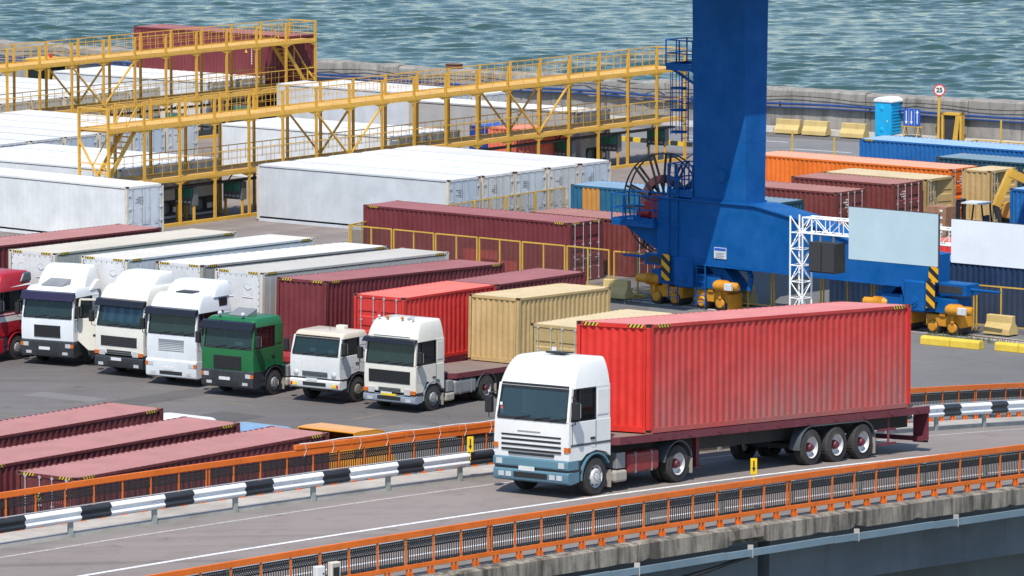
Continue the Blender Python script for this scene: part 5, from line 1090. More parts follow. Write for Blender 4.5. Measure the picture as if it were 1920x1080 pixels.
# girder overhead (out of frame, it shades the leg)
MB().box(1.0, 5.45, -9.0, 36, 14.6, 16.8).build('main_girder', M['crane'], crane, bevel=.03)
MB().box(.9, 5.5, -9.05, -8.9, 14.5, 16.9).build('girder_end', M['crane'], crane)
def bogie(cx, y0, mir):
    def X(v): return cx+mir*v
    def bx(nm, x0, x1, ya, yb, z0, z1, mat, bv=.015): a_, b_ = sorted((X(x0), X(x1))); return MB().box(a_, b_, y0+ya, y0+yb, z0, z1).build(nm, M[mat], crane, bevel=bv)
    bx('equaliser_beam', -2.0, 1.9, -.55, .55, .95, 1.55, 'crane'); bx('pivot_block', -.55, .55, -.82, -.56, .9, 2.25, 'crane', .12)
    MB().lathe([(0,-.06),(.12,-.06),(.13,-.02),(.24,-.02),(.25,.02)], (cx, y0-.84, 1.35), 'y', 18).build('pivot_pin', M['crane'], crane)
    for sgn in (-1, 1):
        bc = sgn*1.28; bx('wheel_box', bc-.92, bc+.92, -.42, .42, .35, .86, 'bogie', .05); bx('end_plate', bc-.15, bc+.15, -.5, .5, .8, 1.0, 'bogie')
        for wx in (-.52, .52):
            MB().lathe([(0,-.48),(.10,-.48),(.12,-.44),(.30,-.44),(.31,-.40),(.31,.44),(0,.44)], (X(bc+wx), y0, .31), 'y', 20).build('crane_wheel', M['chassis'], crane); MB().lathe([(0,-.53),(.20,-.52),(.24,-.47),(.24,-.42)], (X(bc+wx), y0, .36), 'y', 16).build('wheel_cap', M['bogie'], crane)
        bx('bracket', bc+sgn*.5, bc+sgn*.65, -.58, -.42, .55, 1.0, 'bogie')
        g = MB().lathe([(0,-.62),(.17,-.60),(.24,-.48),(.24,.10),(.19,.14),(.19,.56),(.12,.62),(0,.62)], (0,0,0), 'x', 16, sgn=sgn*mir).build('gear_motor', M['bogie'], crane, (X(bc+sgn*.92), y0-.52, 1.12), (0,0,R(8)))
        for k_ in range(5): MB().lathe([(.245,-.02),(.265,-.02),(.265,.02),(.245,.02)], (X(bc+sgn*(.55+.09*k_)), y0-.52-.02*k_*0, 1.12), 'x', 14).build('motor_fin', M['bogie'], crane)
        bx('gear_box', bc+sgn*.55, bc+sgn*.9, -.5, .1, .75, 1.25, 'bogie', .04)
        if sgn*mir > 0: bx('control_box', bc+sgn*1.05, bc+sgn*1.45, -.86, -.70, .98, 1.28, 'plate', .02)
    for sgn in (-1,):
        bx('buffer_arm', sgn*1.0, sgn*2.5, -.45, .45, 1.72, 2.2, 'crane', .02); MB().tube((X(sgn*2.5), y0-.1, 1.98), (X(sgn*4.0), y0-.1, 1.98), .07, 10, 0, .05).build('buffer_rod', M['crane'], crane)
        bx('buffer_plate', sgn*1.02, sgn*2.3, -.47, -.455, 1.8, 2.1, 'dark', .0)
        bx('hazard_plate', sgn*.72, sgn*1.16, -.88, -.84, 1.15, 2.30, 'hzp', .0); bx('plate_bracket', sgn*.78, sgn*1.1, -.84, -.5, 1.4, 1.6, 'crane', .0)
    bx('rail_sweep', 2.15, 2.35, -.4, .4, .08, .75, 'bogie')
M['hzp'] = stripes('hazard_plate_stripes', (.75,.38,.01,1), (.015,.015,.015,1), 2.0, (.75, .0, 1.0))
bogie(.05, 0, 1); bogie(12.65, 0, -1); bogie(.05, 32, 1); bogie(12.65, 32, -1)
MB().box(13.42,13.9,-.78,-.74,2.25,3.2).build('hazard_plate', M['hzp'], crane)
for a_ in ((1.0,2.0,2.9,.95),): MB().prism([(1.0,2.0),(1.9,2.0),(2.9,.98),(2.2,.98)], -.4, .4, 'y').build('strut', M['crane'], crane); MB().prism([(11.6,2.0),(10.9,2.0),(9.9,1.0),(10.6,1.0)], -.4, .4, 'y').build('strut', M['crane'], crane)
MB().path([(2.6,-.3,1.95),(3.3,-.3,1.9),(3.45,-.3,1.6),(3.35,-.3,1.0)], .12, 8).build('hose_guard', M['crane'], crane)
def ladder(x, y, z0, z1, w_=.42, cage=False, along=(1,0)):
    mb = MB(); dx, dy = along
    for s_ in (-.5, .5): mb.box(x+s_*w_*dx-.022, x+s_*w_*dx+.022, y+s_*w_*dy-.022, y+s_*w_*dy+.022, z0, z1)
    z = z0+.15
    while z < z1: mb.bar((x-w_/2*dx, y-w_/2*dy, z), (x+w_/2*dx, y+w_/2*dy, z), .025, .025); z += .3
    mb.build('ladder', M['crane'], crane)
    if cage:
        cg = MB()
        for z in np.arange(z0+.4, z1, .95):
            pts = [(x+.36*math.cos(a_)-.36, y+.36*math.sin(a_), z) for a_ in np.linspace(-math.pi, math.pi, 11)]
            for a_, b_ in zip(pts[:-1], pts[1:]): cg.bar(a_, b_, .012, .07)
        for a_ in (1.2, 2.2, 3.14, 4.1, 5.1): cg.box(x-.36+.36*math.cos(a_)-.012, x-.36+.36*math.cos(a_)+.012, y+.36*math.sin(a_)-.012, y+.36*math.sin(a_)+.012, z0+.3, z1)
        cg.build('ladder_cage', M['crane'], crane)
def deckrail(nm, x0, x1, y0, y1, z, hgt=1.1, step=.7):
    d = MB().box(x0, x1, y0, y1, z-.16, z).build(nm, M['crane'], crane); mb = MB(); P = [(x0,y0),(x1,y0),(x1,y1),(x0,y1)]
    for i in range(4):
        a_, b_ = Vector(P[i]), Vector(P[(i+1) % 4]); n = max(1, round((b_-a_).length/step))
        for zz in (hgt*.5, hgt): mb.bar((a_.x,a_.y,z+zz), (b_.x,b_.y,z+zz), .05, .05)
        for k in range(n): c = a_.lerp(b_, k/n); mb.box(c.x-.025, c.x+.025, c.y-.025, c.y+.025, z, z+hgt)
        mb.bar((a_.x,a_.y,z+.08), (b_.x,b_.y,z+.08), .015, .14)
    mb.build('handrail', M['crane'], d)
ladder(.42, -.35, 4.9, 10.3, .42, False, (0,1)); ladder(-.25, -.35, 7.2, 10.2, .42, True, (0,1))
deckrail('platform', -1.0, .50, -.75, .65, 10.45, 1.15); deckrail('platform', -1.0, .50, -.75, .65, 14.0, 1.1)
MB().bar((.5,-.5,9.7),(-.8,-.5,10.3),.06,.1).bar((.5,.5,9.7),(-.8,.5,10.3),.06,.1).build('platform_strut', M['crane'], crane)
deckrail('platform', -.9, .48, -.70, .70, 4.98, 1.25, .5); deckrail('platform', -3.9, -1.52, -.95, .55, 3.55, 1.2, .75)
MB().prism([(-1.5,2.3),(-1.5,3.38),(-3.6,3.38),(-3.1,3.1)], -.5, .4, 'y').build('platform_bracket', M['crane'], crane)
ladder(-.55, -.76, .3, 6.2, .5); ladder(1.05, -.80, .2, 2.0, .5)
MB().box(-2.45,-1.6,-.5,.3,3.75,4.5).box(-2.2,-1.75,-.4,.2,4.5,4.75).build('reel_motor', M['redm'], crane, bevel=.05); MB().lathe([(0,-.45),(.22,-.42),(.24,.3),(0,.34)], (-2.4,-.35,3.95), 'x', 14).build('motor_drum', M['redm'], crane)
MB().path([(-2.9,-.6,3.75),(-2.5,-.7,3.7),(-1.6,-.75,3.65)], .09, 8).build('conduit', M['crane'], crane)
# cable reel
rl = Vector((-2.65, 1.15, 4.2)); mb = MB(); RRr = 2.22
for yy in (-.16, .16):
    for i in range(48):
        a_, b_ = 2*math.pi*i/48, 2*math.pi*(i+1)/48; mb.bar(rl+Vector((RRr*math.cos(a_), yy, RRr*math.sin(a_))), rl+Vector((RRr*math.cos(b_), yy, RRr*math.sin(b_))), .05, .06, up=(0,1,0))
ro = mb.build('cable_reel', M['cable'], crane)
for i in range(14):
    a_ = 2*math.pi*(i+.3)/14; sp = MB()
    for yy in (-.16, .16): sp.bar(rl+Vector((.35*math.cos(a_), yy, .35*math.sin(a_))), rl+Vector((RRr*math.cos(a_), yy, RRr*math.sin(a_))), .10, .05, up=(0,1,0))
    sp.build('reel_spoke', M['cable'], ro)
MB().lathe([(.95,-.13),(1.28,-.13),(1.28,.13),(.95,.13),(.95,-.13)], rl, 'y', 40).build('cable_coil', M['coil'], ro)
MB().lathe([(0,-.3),(.35,-.3),(.35,.3),(0,.3)], rl, 'y', 20).build('reel_hub', M['redm'], ro)
# crane rails
for k, y0 in enumerate((0, 32)):
    rr = root('crane_rail', ('steel crane rail in the ground under the near bogies','steel crane rail in the ground under the far bogies')[k], 'rail', (CL0.x, CL0.y, 0), CA)
    MB().box(-40, 60, y0-.45, y0+.45, .006, .02).build('rail_bed', M['kerb'], rr); MB().box(-40, 60, y0-.04, y0+.04, .02, .06).build('rail_head', M['rustframe'], rr)
# ================================================================ reefer walkways
BAY = 2.57
def walkway(label, u0, n, w0, stair, vs, low0=0):
    rt = root('reefer_walkway', label, 'walkway', uw(u0, w0), UA)   # local x along u, local y to the left (-w)
    Wd = 1.9; Y = (0, Wd); z1, z2, zt = 2.35, 5.02, 6.08
    pm = mc('gpost', lambda: MB().box(-.06,.06,-.012,.012,0,zt).box(-.06,-.042,-.055,.055,0,zt).box(.042,.06,-.055,.055,0,zt).mesh('post'))
    dm_ = mc('gdeck', lambda: MB().box(.03,BAY-.03,-.02,Wd+.02,-.05,0).mesh('deck_panel'))
    def bm_():
        mb = MB()
        for y in (-.02, Wd+.02): mb.box(0,BAY,y-.03,y+.03,-.17,-.052)
        mb.prism([(.06,-.17),(.06,-.34),(.6,-.17)], -.025, .025, 'y').prism([(BAY-.06,-.17),(BAY-.06,-.34),(BAY-.6,-.17)], -.025, .025, 'y')
        for i in range(4): mb.box(.3+i*.62-.03,.3+i*.62+.03,0.02,Wd-.02,-.16,-.052)
        return mb.mesh('deck_beam')
    bmm = mc('gbeam', bm_)
    def rl_():
        mb = MB(); mb.box(.05,BAY-.05,-.022,.022,1.01,1.055); mb.box(.05,BAY-.05,-.008,.008,.67,.685); mb.box(.05,BAY-.05,-.008,.008,.33,.345); mb.box(.05,BAY-.05,-.006,.006,.0,.06)
        for i in range(1, 4): mb.box(BAY*i/4-.009,BAY*i/4+.009,-.009,.009,.3 if i != 2 else .0,1.0)
        return mb.mesh('handrail')
    rm = mc('grail', rl_)
    for i in range(n+1):
        for y in Y: inst('post', pm, rt, (i*BAY, y, 0), mats=M['yel'])
    for i in range(n):
        for z, l0 in ((z2, 0), (z1, low0)):
            if i < l0: continue
            inst('deck_panel', dm_, rt, (i*BAY, 0, z), mats=M['yeld']); inst('deck_beam', bmm, rt, (i*BAY, 0, z), mats=M['yel'])
            for y in Y: inst('handrail', rm, rt, (i*BAY, y, z), mats=M['yel'])
        MB().box(i*BAY+.02,(i+1)*BAY-.02,-.09,.09,.0,.16).build('base_beam', M['yel'], rt)
    for e, i in ((0, 0), (1, n)):
        for z in (z1, z2): MB().box(i*BAY-.028,i*BAY+.028,.05,Wd-.05,z+1.0,z+1.055).box(i*BAY-.012,i*BAY+.012,.05,Wd-.05,z+.66,z+.69).box(i*BAY-.012,i*BAY+.012,.05,Wd-.05,z+.33,z+.36).build('end_rail', M['yel'], rt)
    for i in vs:
        for y in (-.02, Wd+.02):
            MB().bar((i*BAY, y, z2-.25), ((i+1)*BAY, y, z1+.05), .07, .10, up=(0,1,0)).build('brace', M['yel'], rt); MB().bar(((i+1)*BAY, y+.03, z1+.05), ((i+2)*BAY, y+.03, z2-.25), .07, .10, up=(0,1,0)).build('brace', M['yel'], rt)
    # stair
    s0, s1 = ((0.15, 2.45) if stair == 0 else (n*BAY-.3, n*BAY-2.6)); st = None
    for y in (.35, 1.15):
        o = MB().bar((s0, y, z1), (s1, y, z2), .05, .22).build('stair_stringer', M['yel'], rt)
        MB().bar((s0, y, z1+.95), (s1, y, z2+.95), .04, .05).bar((s0, y, z1), (s0, y, z1+.95), .04, .04).bar(((s0+s1)/2, y, (z1+z2)/2), ((s0+s1)/2, y, (z1+z2)/2+.95), .04, .04).build('stair_rail', M['yel'], rt)
    for i in range(1, 11):
        t_ = i/11; x = s0+(s1-s0)*t_; z = z1+(z2-z1)*t_; MB().box(x-.11,x+.11,.36,1.14,z-.02,z+.02).build('stair_tread', M['yel'], rt)
    a_ = 0 if stair == 0 else n*BAY; MB().bar((a_, Wd+.03, z2-.5), (a_, .0, z1-.6 if stair == 0 else z1+.3), .07, .1, up=(1,0,0)).build('brace', M['yel'], rt)
    # cable tray under the lower deck
    MB().box(.2, n*BAY-.2, .5, .9, z1-.62, z1-.52).build('cable_tray', M['dark'], rt)
    return rt
walkway('near yellow steel walkway with two decks running past the white reefers', -2*BAY, 18, 0, 0, (6, 12), 1)
walkway('far yellow steel walkway with stairs in front of the maroon stack', 43.6-13*BAY, 13, -28.3, 1, (5,), 0)
M['ebox'] = painted('switch_green', (.03,.20,.13), .3, rough=.5); M['eback'] = painted('switch_grey', (.10,.11,.11), .4)
def ebox(u, w_, lab):
    rt = root('plug_stand', lab, 'switch box', uw(u, w_), UA-math.pi/2)
    for x in (-.55, .55): MB().box(x-.05,x+.05,-.05,.05,0,1.7).build('leg', M['yel'], rt)
    MB().box(-.62,.62,-.1,.25,.85,1.75).build('back_box', M['eback'], rt, bevel=.02)
    for x in (-.27, .27): MB().box(x-.24,x+.24,-.14,-.1,1.25,1.68).build('door', M['ebox'], rt, bevel=.01)
    for i in range(4): MB().lathe([(0,-.1),(.055,-.1),(.06,0)], (-.4+i*.26,-.1,1.02), 'y', 10).build('socket', M['galv'], rt)
    MB().path([(-.6,.1,1.0),(-.75,.1,.7),(-.7,.15,1.5),(-.3,.2,2.0),(.1,.25,2.2)], .035, 6).build('cable', M['cable'], rt)
for i, (u, w_) in enumerate(((1.3,-.8),(4.9,-.8),(31.6,-.9),(35.6,-.9),(39.8,-.9))): ebox(u, w_, ('first','second','third','fourth','fifth')[i]+' green switch box stand from the stairs, under the near walkway')
for i, (u, w_) in enumerate(((20,-27.4),(30.5,-27.4),(36.2,-27.4))): ebox(u, w_, ('first','second','third')[i]+' green switch box stand from the left, under the far walkway')
# ================================================================ fences
M['fence'] = painted('fence_yellow', (.58,.36,.05), .4, (.2,.12,.05,1), .6, rust=.15, scale=2); M['wire'] = plain('wire_mesh', (.10,.085,.06), .7)
def fmesh(w_, h_):
    mb = MB(); st = .085
    for k in range(int((w_+h_)/st)):
        c = k*st
        for sg in (1, -1):
            p0 = (c, 0) if c < w_ else (w_, c-w_); p1 = (0, c) if c < h_ else (c-h_, h_)
            a_, b_ = [(x if sg > 0 else w_-x, z) for x, z in (p0, p1)]
            if abs(a_[0]-b_[0]) > .02: mb.tube((a_[0], 0, a_[1]), (b_[0], 0, b_[1]), .0032, 3, caps=False)
    return mb.mesh('wire_mesh', fix=False)
FW, FH = 2.42, 1.95
wmesh = fmesh(FW-.06, FH-.35)
frm = MB()
for x in (0, FW/2, FW): frm.box(x-.028, x+.028, -.028, .028, .0, FH)
frm.box(0, FW, -.025, .025, FH-.03, FH+.025); frm.box(0, FW, -.02, .02, .28, .32); frame_m = frm.mesh('panel_frame')
def fence(label, p0, ang, n, gap=.14, hz=FH):
    rt = root('mesh_fence', label, 'fence', (p0[0], p0[1], 0), R(ang))
    for i in range(n):
        fr_ = inst('fence_panel', frame_m, rt, (i*(FW+gap), (.04 if i % 2 else 0), 0), (0,0,R(.8*(-1)**i)), M['fence']); o = inst('wire_mesh', wmesh, fr_, (.03, 0, .33), mats=M['wire']); o['kind'] = 'stuff'
        MB().box(FW*.5-.35,FW*.5+.35,-.25,.25,0,.12).build('foot', M['fence'], fr_)
    return rt
fence('yellow mesh fence in front of the long maroon container', (-7.35,268.0), -40.2, 6)
fence('short yellow mesh fence turning back at the end of the long maroon container', (-7.45,268.2), 62, 1)
fence('yellow mesh fence beside the cable reel and left crane bogie', (4.5,257.7), -33, 2)
fence('yellow mesh fence behind the crane beam and the right bogie', (9.2,253.0), -36.6, 7)
fence('yellow mesh fence by the doors of the five reefers', (-3.2,276.4), 55.2, 4)
def piperail(label, pts, h_=1.05, sp=2.2):
    rt = root('pipe_railing', label, 'railing', (pts[0][0], pts[0][1], 0)); o0 = Vector(pts[0])
    for a_, b_ in zip(pts[:-1], pts[1:]):
        a_, b_ = Vector(a_)-o0, Vector(b_)-o0; n = max(1, round((b_-a_).length/sp))
        for z in (h_, h_*.5): MB().tube((a_.x,a_.y,z),(b_.x,b_.y,z),.035,6).build('rail', M['fence'], rt)
        for k in range(n+1): c = a_.lerp(b_, k/n); MB().tube((c.x,c.y,0),(c.x,c.y,h_+.02),.04,6).build('post', M['fence'], rt)
piperail('low yellow pipe railing behind the blue container at the right edge', [(23.2,315.2),(25.2,318.0),(33,311.6)])
piperail('low yellow pipe railing behind the orange container by the crane', [(16.8,303.5),(13.5,306.2)])
for (x, y, h_, lab) in ((14.9,312.0,2.1,'yellow post left of the two standing before the seawall barriers'),(17.0,309.6,2.0,'yellow post right of the two standing before the seawall barriers'),(24.2,326.9,1.0,'short yellow post beside the speed sign'),(26.7,320.5,1.9,'yellow post by the pipe railing at the right edge')):
    rt = root('yellow_post', lab, 'post', (x, y, 0)); MB().tube((0,0,0),(0,0,h_),.055,8).build('pole', M['fence'], rt); MB().box(-.12,.12,-.12,.12,0,.03).build('base_plate', M['fence'], rt)
# ================================================================ quay furniture
M['toil'] = painted('toilet_blue', (.0,.36,.68), .12, rough=.4); M['toilr'] = plain('toilet_roof', (.74,.75,.75), .5)
tb = root('portable_toilet', 'bright blue portable toilet with white roof by the seawall', 'toilet', (21.15,329.6,0), R(-38))
MB().box(-.55,.55,-.6,.6,.1,2.12).build('body', M['toil'], tb, bevel=.05); MB().box(-.6,.6,-.62,.62,0,.1).build('base', M['toil'], tb)
MB().prism([(-.64,2.08),(.64,2.08),(.60,2.24),(.3,2.36),(-.3,2.36),(-.6,2.24)], -.66, .66, 'y').build('roof', M['toilr'], tb, bevel=.06, seg=3)
dr = MB().box(-.42,.42,-.625,-.605,.2,2.0).build('door', M['toil'], tb, bevel=.01); MB().box(.3,.36,-.65,-.625,1.0,1.12).build('handle', M['plate'], dr)
for z in (1.75,.55): MB().lathe([(0,-.015),(.14,-.015),(.16,0)], (-.05,-.625,z), 'y', 16).build('moulding', M['toil'], dr)
for i in range(9): MB().box(.551,.575,-.45,.45,.35+i*.18,.41+i*.18).build('louvre', M['toil'], tb)
ab = root('arrow_board', 'blue board with three white arrows on a yellow trestle', 'sign', (22.35,327.9,0), R(-36))
for x in (-.45, .45):
    for sy in (-1, 1): MB().bar((x-sy*.0,sy*.35,0),(x,sy*.05,.85),.05,.05).build('trestle_leg', M['fence'], ab)
MB().box(-.65,.65,-.03,.03,.82,.88).build('trestle_bar', M['fence'], ab); bd = MB().box(-.55,.55,-.05,-.02,.90,1.85).build('board', M['blueplate'], ab)
for x, up in ((-.36,0),(-.02,0),(.36,1)):
    a_ = MB(); a_.box(x-.03,x+.03,-.056,-.05,1.02,1.72); z0_, z1_ = (1.62,1.80) if up else (1.14,.96); a_.add([(x-.10,-.0555,z0_),(x+.10,-.0555,z0_),(x,-.0555,z1_)], [(0,1,2)]); a_.build('arrow', M['sticker'], bd)
for x in (-.19,.17): MB().box(x-.006,x+.006,-.055,-.05,.93,1.82).build('lane_line', M['sticker'], bd)
sg = root('speed_sign', 'round speed limit sign 25 with red rim on a yellow pole', 'sign', (23.75,326.9,0), R(-2))
MB().tube((0,0,0),(0.03,0,3.05),.085,10).build('pole', M['yel'], sg)
pt_ = MB().lathe([(0,-.02),(.34,-.02),(.34,.02),(0,.02)], (0.03,-.08,2.98), 'y', 32).build('disc', plain('sign_red', (.6,.03,.03), .4), sg)
MB().lathe([(0,-.024),(.265,-.024),(.265,-.02)], (0.03,-.08,2.98), 'y', 32).build('disc_face', M['sticker'], pt_)
tx = bpy.data.curves.new('number', 'FONT'); tx.body = '25'; tx.size = .36; tx.align_x = 'CENTER'; tx.align_y = 'CENTER'; tx.extrude = .003; tx.offset = .012
tmp = bpy.data.objects.new('tmp', tx); C.objects.link(tmp); dg = bpy.context.evaluated_depsgraph_get(); tme = bpy.data.meshes.new_from_object(tmp.evaluated_get(dg)); bpy.data.objects.remove(tmp)
tme.materials.clear(); tme.materials.append(M['black']); inst('number', tme, sg, (.03,-.112,2.98), (math.pi/2,0,0))
yb = root('yellow_cabinet', 'yellow steel frame with a dark sloping panel beside the speed sign', 'cabinet', (24.45,326.4,0), R(-30))
MB().box(-.62,.62,-.05,.35,0,.08).box(-.62,-.5,-.05,.35,.08,1.75).box(.5,.62,-.05,.35,.08,1.75).box(-.62,.62,-.05,.35,1.62,1.75).build('frame', M['yel'], yb); MB().box(-.5,.5,.1,.2,.08,1.62).build('panel', M['dark'], yb); MB().prism([(.05,.1),(.35,.1),(.5,1.6),(.25,1.6)], -.04, .0, 'y').build('diagonal', M['yel'], yb)
M['wbar'] = painted('barrier_yellow', (.56,.41,.16), .45, rough=.7)
def barrier(label, x, y, rz, L_=1.55, nm='road_barrier'):
    rt = root(nm, label, 'barrier', (x, y, 0), R(rz)); MB().prism([(-.36,.06),(.36,.06),(.34,.3),(.15,.55),(.13,.86),(-.13,.86),(-.15,.55),(-.34,.3)], -L_/2, L_/2, 'x').build('body', M['wbar'], rt, bevel=.03)
    for s_ in (-1, 1): MB().box(s_*L_*.3-.12, s_*L_*.3+.12, -.37, .37, 0, .07).build('foot', M['dark'], rt)
for i, (x, lab) in enumerate(((16.45,'leftmost yellow barrier at the foot of the seawall'),(17.95,'second yellow barrier at the foot of the seawall'),(20.0,'yellow barrier nearest the portable toilet'))): q_ = (x-15.3)/.8192; b_ = wl(q_, -1.35); barrier(lab, b_.x, b_.y, -33)
barrier('yellow concrete barrier right of the right crane bogie', 20.4, 244.0, -40, 1.3); barrier('yellow concrete barrier left of the left crane bogie', 4.6, 256.3, -35, 1.3); barrier('yellow concrete barrier under the crane beam', 9.9, 254.4, -40, 1.5); barrier('yellow concrete barrier behind the right crane bogie', 17.2, 247.2, -40, 1.5)
def kblock(label, a_, b_):
    a_, b_ = Vector(a_), Vector(b_); rt = root('kerb_block', label, 'kerb', (a_.x, a_.y, 0), math.atan2((b_-a_).y, (b_-a_).x)); ln = (b_-a_).length; n = max(1, round(ln/1.3))
    for i in range(n): MB().prism([(-.22,0),(.22,0),(.2,.28),(.12,.36),(-.12,.36),(-.2,.28)], i*ln/n+.01, (i+1)*ln/n-.01, 'x').build('block', M['kby'], rt, bevel=.03)
M['kby'] = painted('kerb_yellow', (.66,.46,.04), .4, (.35,.3,.25,1), .7, rust=.05, scale=2)
kblock('chipped yellow kerb block in front of the right crane bogie', (16.95,241.3), (19.25,239.5)); kblock('yellow kerb block at the right edge beside the crane', (19.85,239.3), (23.5,236.4))
M['kyb'] = stripes('kerb_yellow_black', (.66,.44,.03,1), (.03,.03,.03,1), .9, (1,0,0))
kk = root('striped_kerb', 'yellow and black striped kerb behind the near walkway', 'kerb', (6.0,328.6,0), R(-43)); MB().prism([(-.1,0),(.1,0),(.08,.25),(-.08,.25)], 0, 7, 'x').build('block', M['kyb'], kk)
# ================================================================ stage truss, speaker, billboards
TD = R(-39.3); tr0 = Vector((10.93,221.52)); M['tw'] = painted('truss_white', (.80,.80,.80), .08, rough=.4); M['bb1'] = painted('billboard_blue', (.44,.56,.62), .05, rough=.6, fade=.49, streak=.8); M['bb2'] = painted('billboard_pale', (.70,.73,.79), .05, rough=.6, fade=.49, streak=.8)
ts = root('stage_truss', 'white lattice truss gate carrying two blank billboards', 'truss', (tr0.x, tr0.y, 0), TD)
def truss(p0, p1, up, sd, w_, nm, nb):
    p0, p1, up, sd = Vector(p0), Vector(p1), Vector(up), Vector(sd); cs = [(-1,-1),(1,-1),(1,1),(-1,1)]; o = MB()
    f = lambda t_, c: p0.lerp(p1, t_)+sd*(c[0]*w_/2)+up*(c[1]*w_/2)
    for c in cs: o.tube(f(0, c), f(1, c), .036, 8)
    o = o.build(nm, M['tw'], ts)
    for k in range(nb):
        for j in range(4):
            a_, b_ = cs[j], cs[(j+1) % 4]
            if (k+j) % 2: a_, b_ = b_, a_
            d = MB().tube(f(k/nb, a_), f((k+1)/nb, b_), .02, 6); d.build('diagonal', M['tw'], o); MB().tube(f(k/nb, cs[j]), f(k/nb, cs[(j+1) % 4]), .02, 6).build('strut', M['tw'], o)
truss((0,0,0),(0,0,7.48),(0,1,0),(1,0,0),.58,'leg',12); truss((14.5,0,0),(14.5,0,7.48),(0,1,0),(1,0,0),.58,'leg',12); truss((.3,0,7.17),(14.2,0,7.17),(0,0,1),(0,1,0),.58,'top_beam',22)
for x in (0,14.5): MB().box(x-.6,x+.6,-.6,.6,0,.06).build('base_plate', M['steel'], ts)
def bboard(label, x0, x1, z0, z1, mat, side):
    p = tr0+Vector((math.cos(TD), math.sin(TD)))*x0; rt = root('billboard', label, 'billboard', (p.x, p.y, 0), TD); w_ = x1-x0
    MB().box(0,w_,-.46,-.42,z0,z1).build('panel', M[mat], rt)
    f = MB().box(-.03,w_+.03,-.42,-.36,z0-.02,z0+.05).box(-.03,w_+.03,-.42,-.36,z1-.05,z1+.02).box(-.03,.04,-.42,-.36,z0+.05,z1-.05).box(w_-.04,w_+.03,-.42,-.36,z0+.05,z1-.05).build('frame', M['dark'], rt)
    for x in (w_*.25, w_*.75): MB().box(x-.04,x+.04,-.38,-.30,6.9,7.6).build('hanger', M['steel'], rt)
bboard('blank pale blue billboard hanging from the white truss', 2.56, 6.63, 6.07, 8.03, 'bb1', 1); bboard('blank off-white billboard at the right edge of the truss', 7.24, 13.2, 6.29, 7.90, 'bb2', 1)
p = tr0+Vector((math.cos(TD), math.sin(TD)))*1.22; sk = root('loudspeaker', 'black loudspeaker hanging under the white truss', 'loudspeaker', (p.x, p.y, 5.42), TD)
MB().box(-.62,.62,-.34,.34,0,1.14).build('cabinet', M['black'], sk, bevel=.03)
for x in (-.31,.31): MB().box(x-.28,x+.28,-.365,-.342,.05,1.09).build('grille', M['dark'], sk, bevel=.01)
for x in (-.3,.3): MB().box(x-.03,x+.03,-.03,.03,1.12,1.50).build('hanger', M['steel'], sk)
# ================================================================ machines in the yard
fl = root('forklift', 'yellow and black forklift beside the open tan container', 'forklift', (21.9,275.6,0), R(150))
MB().prism([(-1.1,.35),(-1.1,1.0),(-.7,1.15),(.2,1.0),(.7,.95),(.7,.35)], -.5, .5, 'y').build('body', M['bogie'], fl, bevel=.08); MB().box(-1.25,-.75,-.48,.48,.35,1.05).build('counterweight', M['dark'], fl, bevel=.1)
for x, y in ((-.55,-.45),(-.55,.45),(.55,-.45),(.55,.45)): MB().bar((x,y,1.0),(x*.75,y,2.15),.06,.06,up=(0,1,0)).build('roof_post', M['black'], fl)
MB().box(-.55,.6,-.52,.52,2.15,2.22).build('overhead_guard', M['plate'], fl); MB().box(-.45,.05,-.25,.25,1.1,1.2).box(-.5,-.38,-.25,.25,1.2,1.6).build('seat', M['seat'], fl)
for y in (-.3,.3): MB().box(.78,.88,y-.05,y+.05,.1,2.3).box(.9,.97,y-.05,y+.05,.2,2.2).build('mast', M['black'], fl); MB().box(.98,1.9,y-.06,y+.06,.25,.31).build('fork', M['dark'], fl)
MB().box(.78,.95,-.35,.35,2.2,2.3).box(.78,.95,-.35,.35,1.2,1.3).build('mast_crossbar', M['black'], fl)
for x, r_ in ((-.75,.27),(.4,.33)):
    for sy in (-1, 1): wheel(fl, x, sy, sy*.56, 'rear', r_, 'rimwhite', 'dark')
ct = plain('cardboard', (.33,.17,.10), .85)
pc = root('carton_stack', 'stacked brown cartons on a pallet in front of the open container', 'cartons', (20.35,277.6,0), R(-39)); MB().box(-.6,.6,-.5,.5,0,.14).build('pallet', M['deckwood'], pc)
for k in range(5):
    for i in range(2):
        for j in range(2): o = MB().box(-.27,.27,-.22,.22,0,.33).build('carton', ct, pc, (-.29+i*.58, -.24+j*.48, .145+k*.335), (0,0,R(2*((i+j+k) % 3-1)))); 
    MB().box(-.08,.08,-.004,.004,.0,.12).build('carton_label', M['sticker'], pc, (.3,-.475,.24+k*.335))
ld = root('telescopic_loader', 'orange loader with raised arm at the right edge', 'loader', (25.2,283.6,0), R(200))
MB().prism([(-1.6,.6),(-1.6,1.5),(-.6,1.7),(1.2,1.3),(1.4,.6)], -.8, .8, 'y').build('body', M['bogie'], ld, bevel=.08); MB().box(-1.2,.2,-.78,.1,1.5,2.9).build('cab', M['bogie'], ld, bevel=.06); MB().box(.2,.215,-.7,.02,1.75,2.75).build('window', M['glassdk'], ld)
MB().bar((-1.2,.5,1.7),(1.5,.5,2.9),.35,.4).build('arm', M['yel'], ld); MB().bar((1.4,.5,2.95),(2.2,.5,1.3),.3,.34).build('arm', M['yel'], ld); MB().bar((2.2,.5,1.3),(2.0,.5,.7),.25,.25).build('fork_head', M['dark'], ld)
for x in (-1.0,.9):
    for sy in (-1, 1): wheel(ld, x, sy, sy*.98, 'rear', .55, 'rimgrey', 'dark')
yt = root('yellow_tractor', 'yellow terminal tractor with red beacon among the far reefers', 'tractor', (-27.6,349.6,0), R(-30))
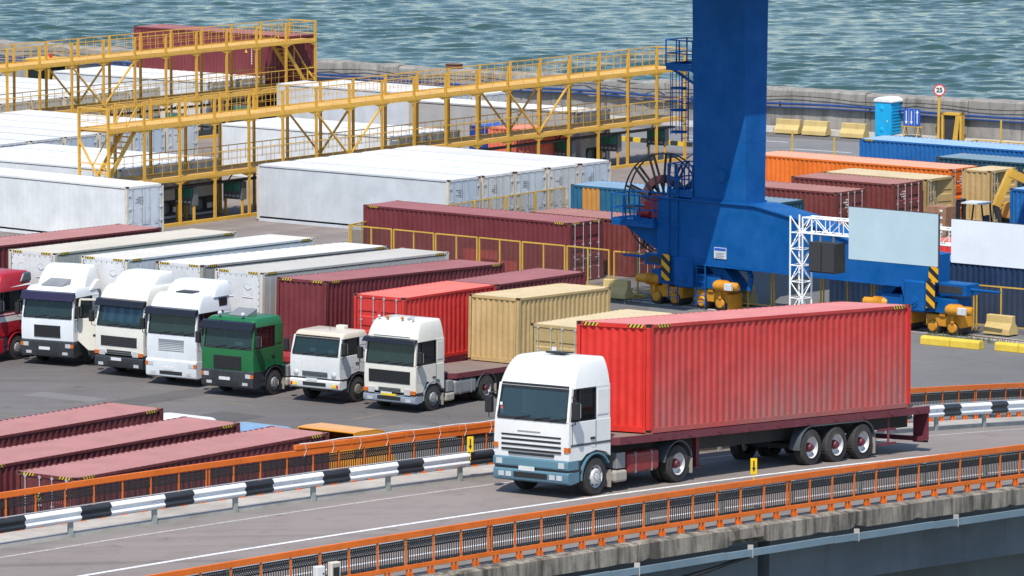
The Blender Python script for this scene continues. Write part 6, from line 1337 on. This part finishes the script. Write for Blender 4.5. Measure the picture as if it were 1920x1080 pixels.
MB().box(-2.2,2.3,-.55,.55,.7,1.05).build('chassis', M['chassis'], yt); MB().box(-.9,.7,-.95,.95,1.05,1.65).build('cab_base', M['chassis'], yt)
for x in (-.85,.65):
    for y in (-.9,.9): MB().box(x-.07,x+.07,y-.07,y+.07,1.65,2.75).build('cab_pillar', M['yel'], yt)
MB().box(-1.0,.8,-1.0,1.0,2.75,2.92).build('cab_roof', M['yel'], yt, bevel=.05); MB().tube((.2,0,2.92),(.2,0,3.2),.1,10).build('beacon', M['redlens'], yt)
MB().box(.66,.68,-.85,.85,1.65,2.75).box(-.85,.65,-.93,-.91,1.65,2.75).build('window', M['glassdk'], yt); MB().box(-.4,.1,-.3,.3,1.65,2.2).build('seat', M['seat'], yt)
MB().prism([(.75,1.05),(.75,1.9),(1.6,1.95),(2.4,1.6),(2.4,1.05)], -.75, .75, 'y').build('bonnet', M['yel'], yt, bevel=.1, seg=3)
for x in (-1.5,1.6):
    for sy in (-1, 1): wheel(yt, x, sy, sy*1.1, 'rear', .52, 'rimdirty', 'dark')
# small flatbed seen over the billboards
sb = root('flatbed_truck', 'grey flatbed partly hidden behind the off-white billboard', 'truck', (20.5,262.0,0), R(-30)); MB().box(-2.5,4.5,-1.2,1.2,1.0,1.35).build('bed', M['doorcold'], sb); MB().box(-2.4,4.4,-.4,.4,.7,1.0).build('chassis', M['chassis'], sb)
for x in (-1.8,2.6,3.7):
    for sy in (-1, 1): wheel(sb, x, sy, sy*1.15, 'rear', .48, 'rimgrey', 'dark')
# weeds along the rail
r = random.Random(3); mb = MB()
for k in range(900):
    t_ = r.uniform(13.5, 24) if r.random() < .7 else r.uniform(-9,-2.5); y_ = r.gauss(-.9, .35); p = CL0+CD*t_+CN*y_; h_ = r.uniform(.05,.28); a_ = r.uniform(0, 6.28); d = Vector((math.cos(a_), math.sin(a_)))*.02
    tip = Vector((r.gauss(0,.07), r.gauss(0,.07))); mb.add([(p.x-d.x,p.y-d.y,.004),(p.x+d.x,p.y+d.y,.004),(p.x+tip.x,p.y+tip.y,h_)], [(0,1,2)])
tag(mb.build('weeds', plain('weed_green', (.10,.12,.05), .9), fix=False), 'dry green weeds growing along the crane rail', 'weeds', kind='stuff')
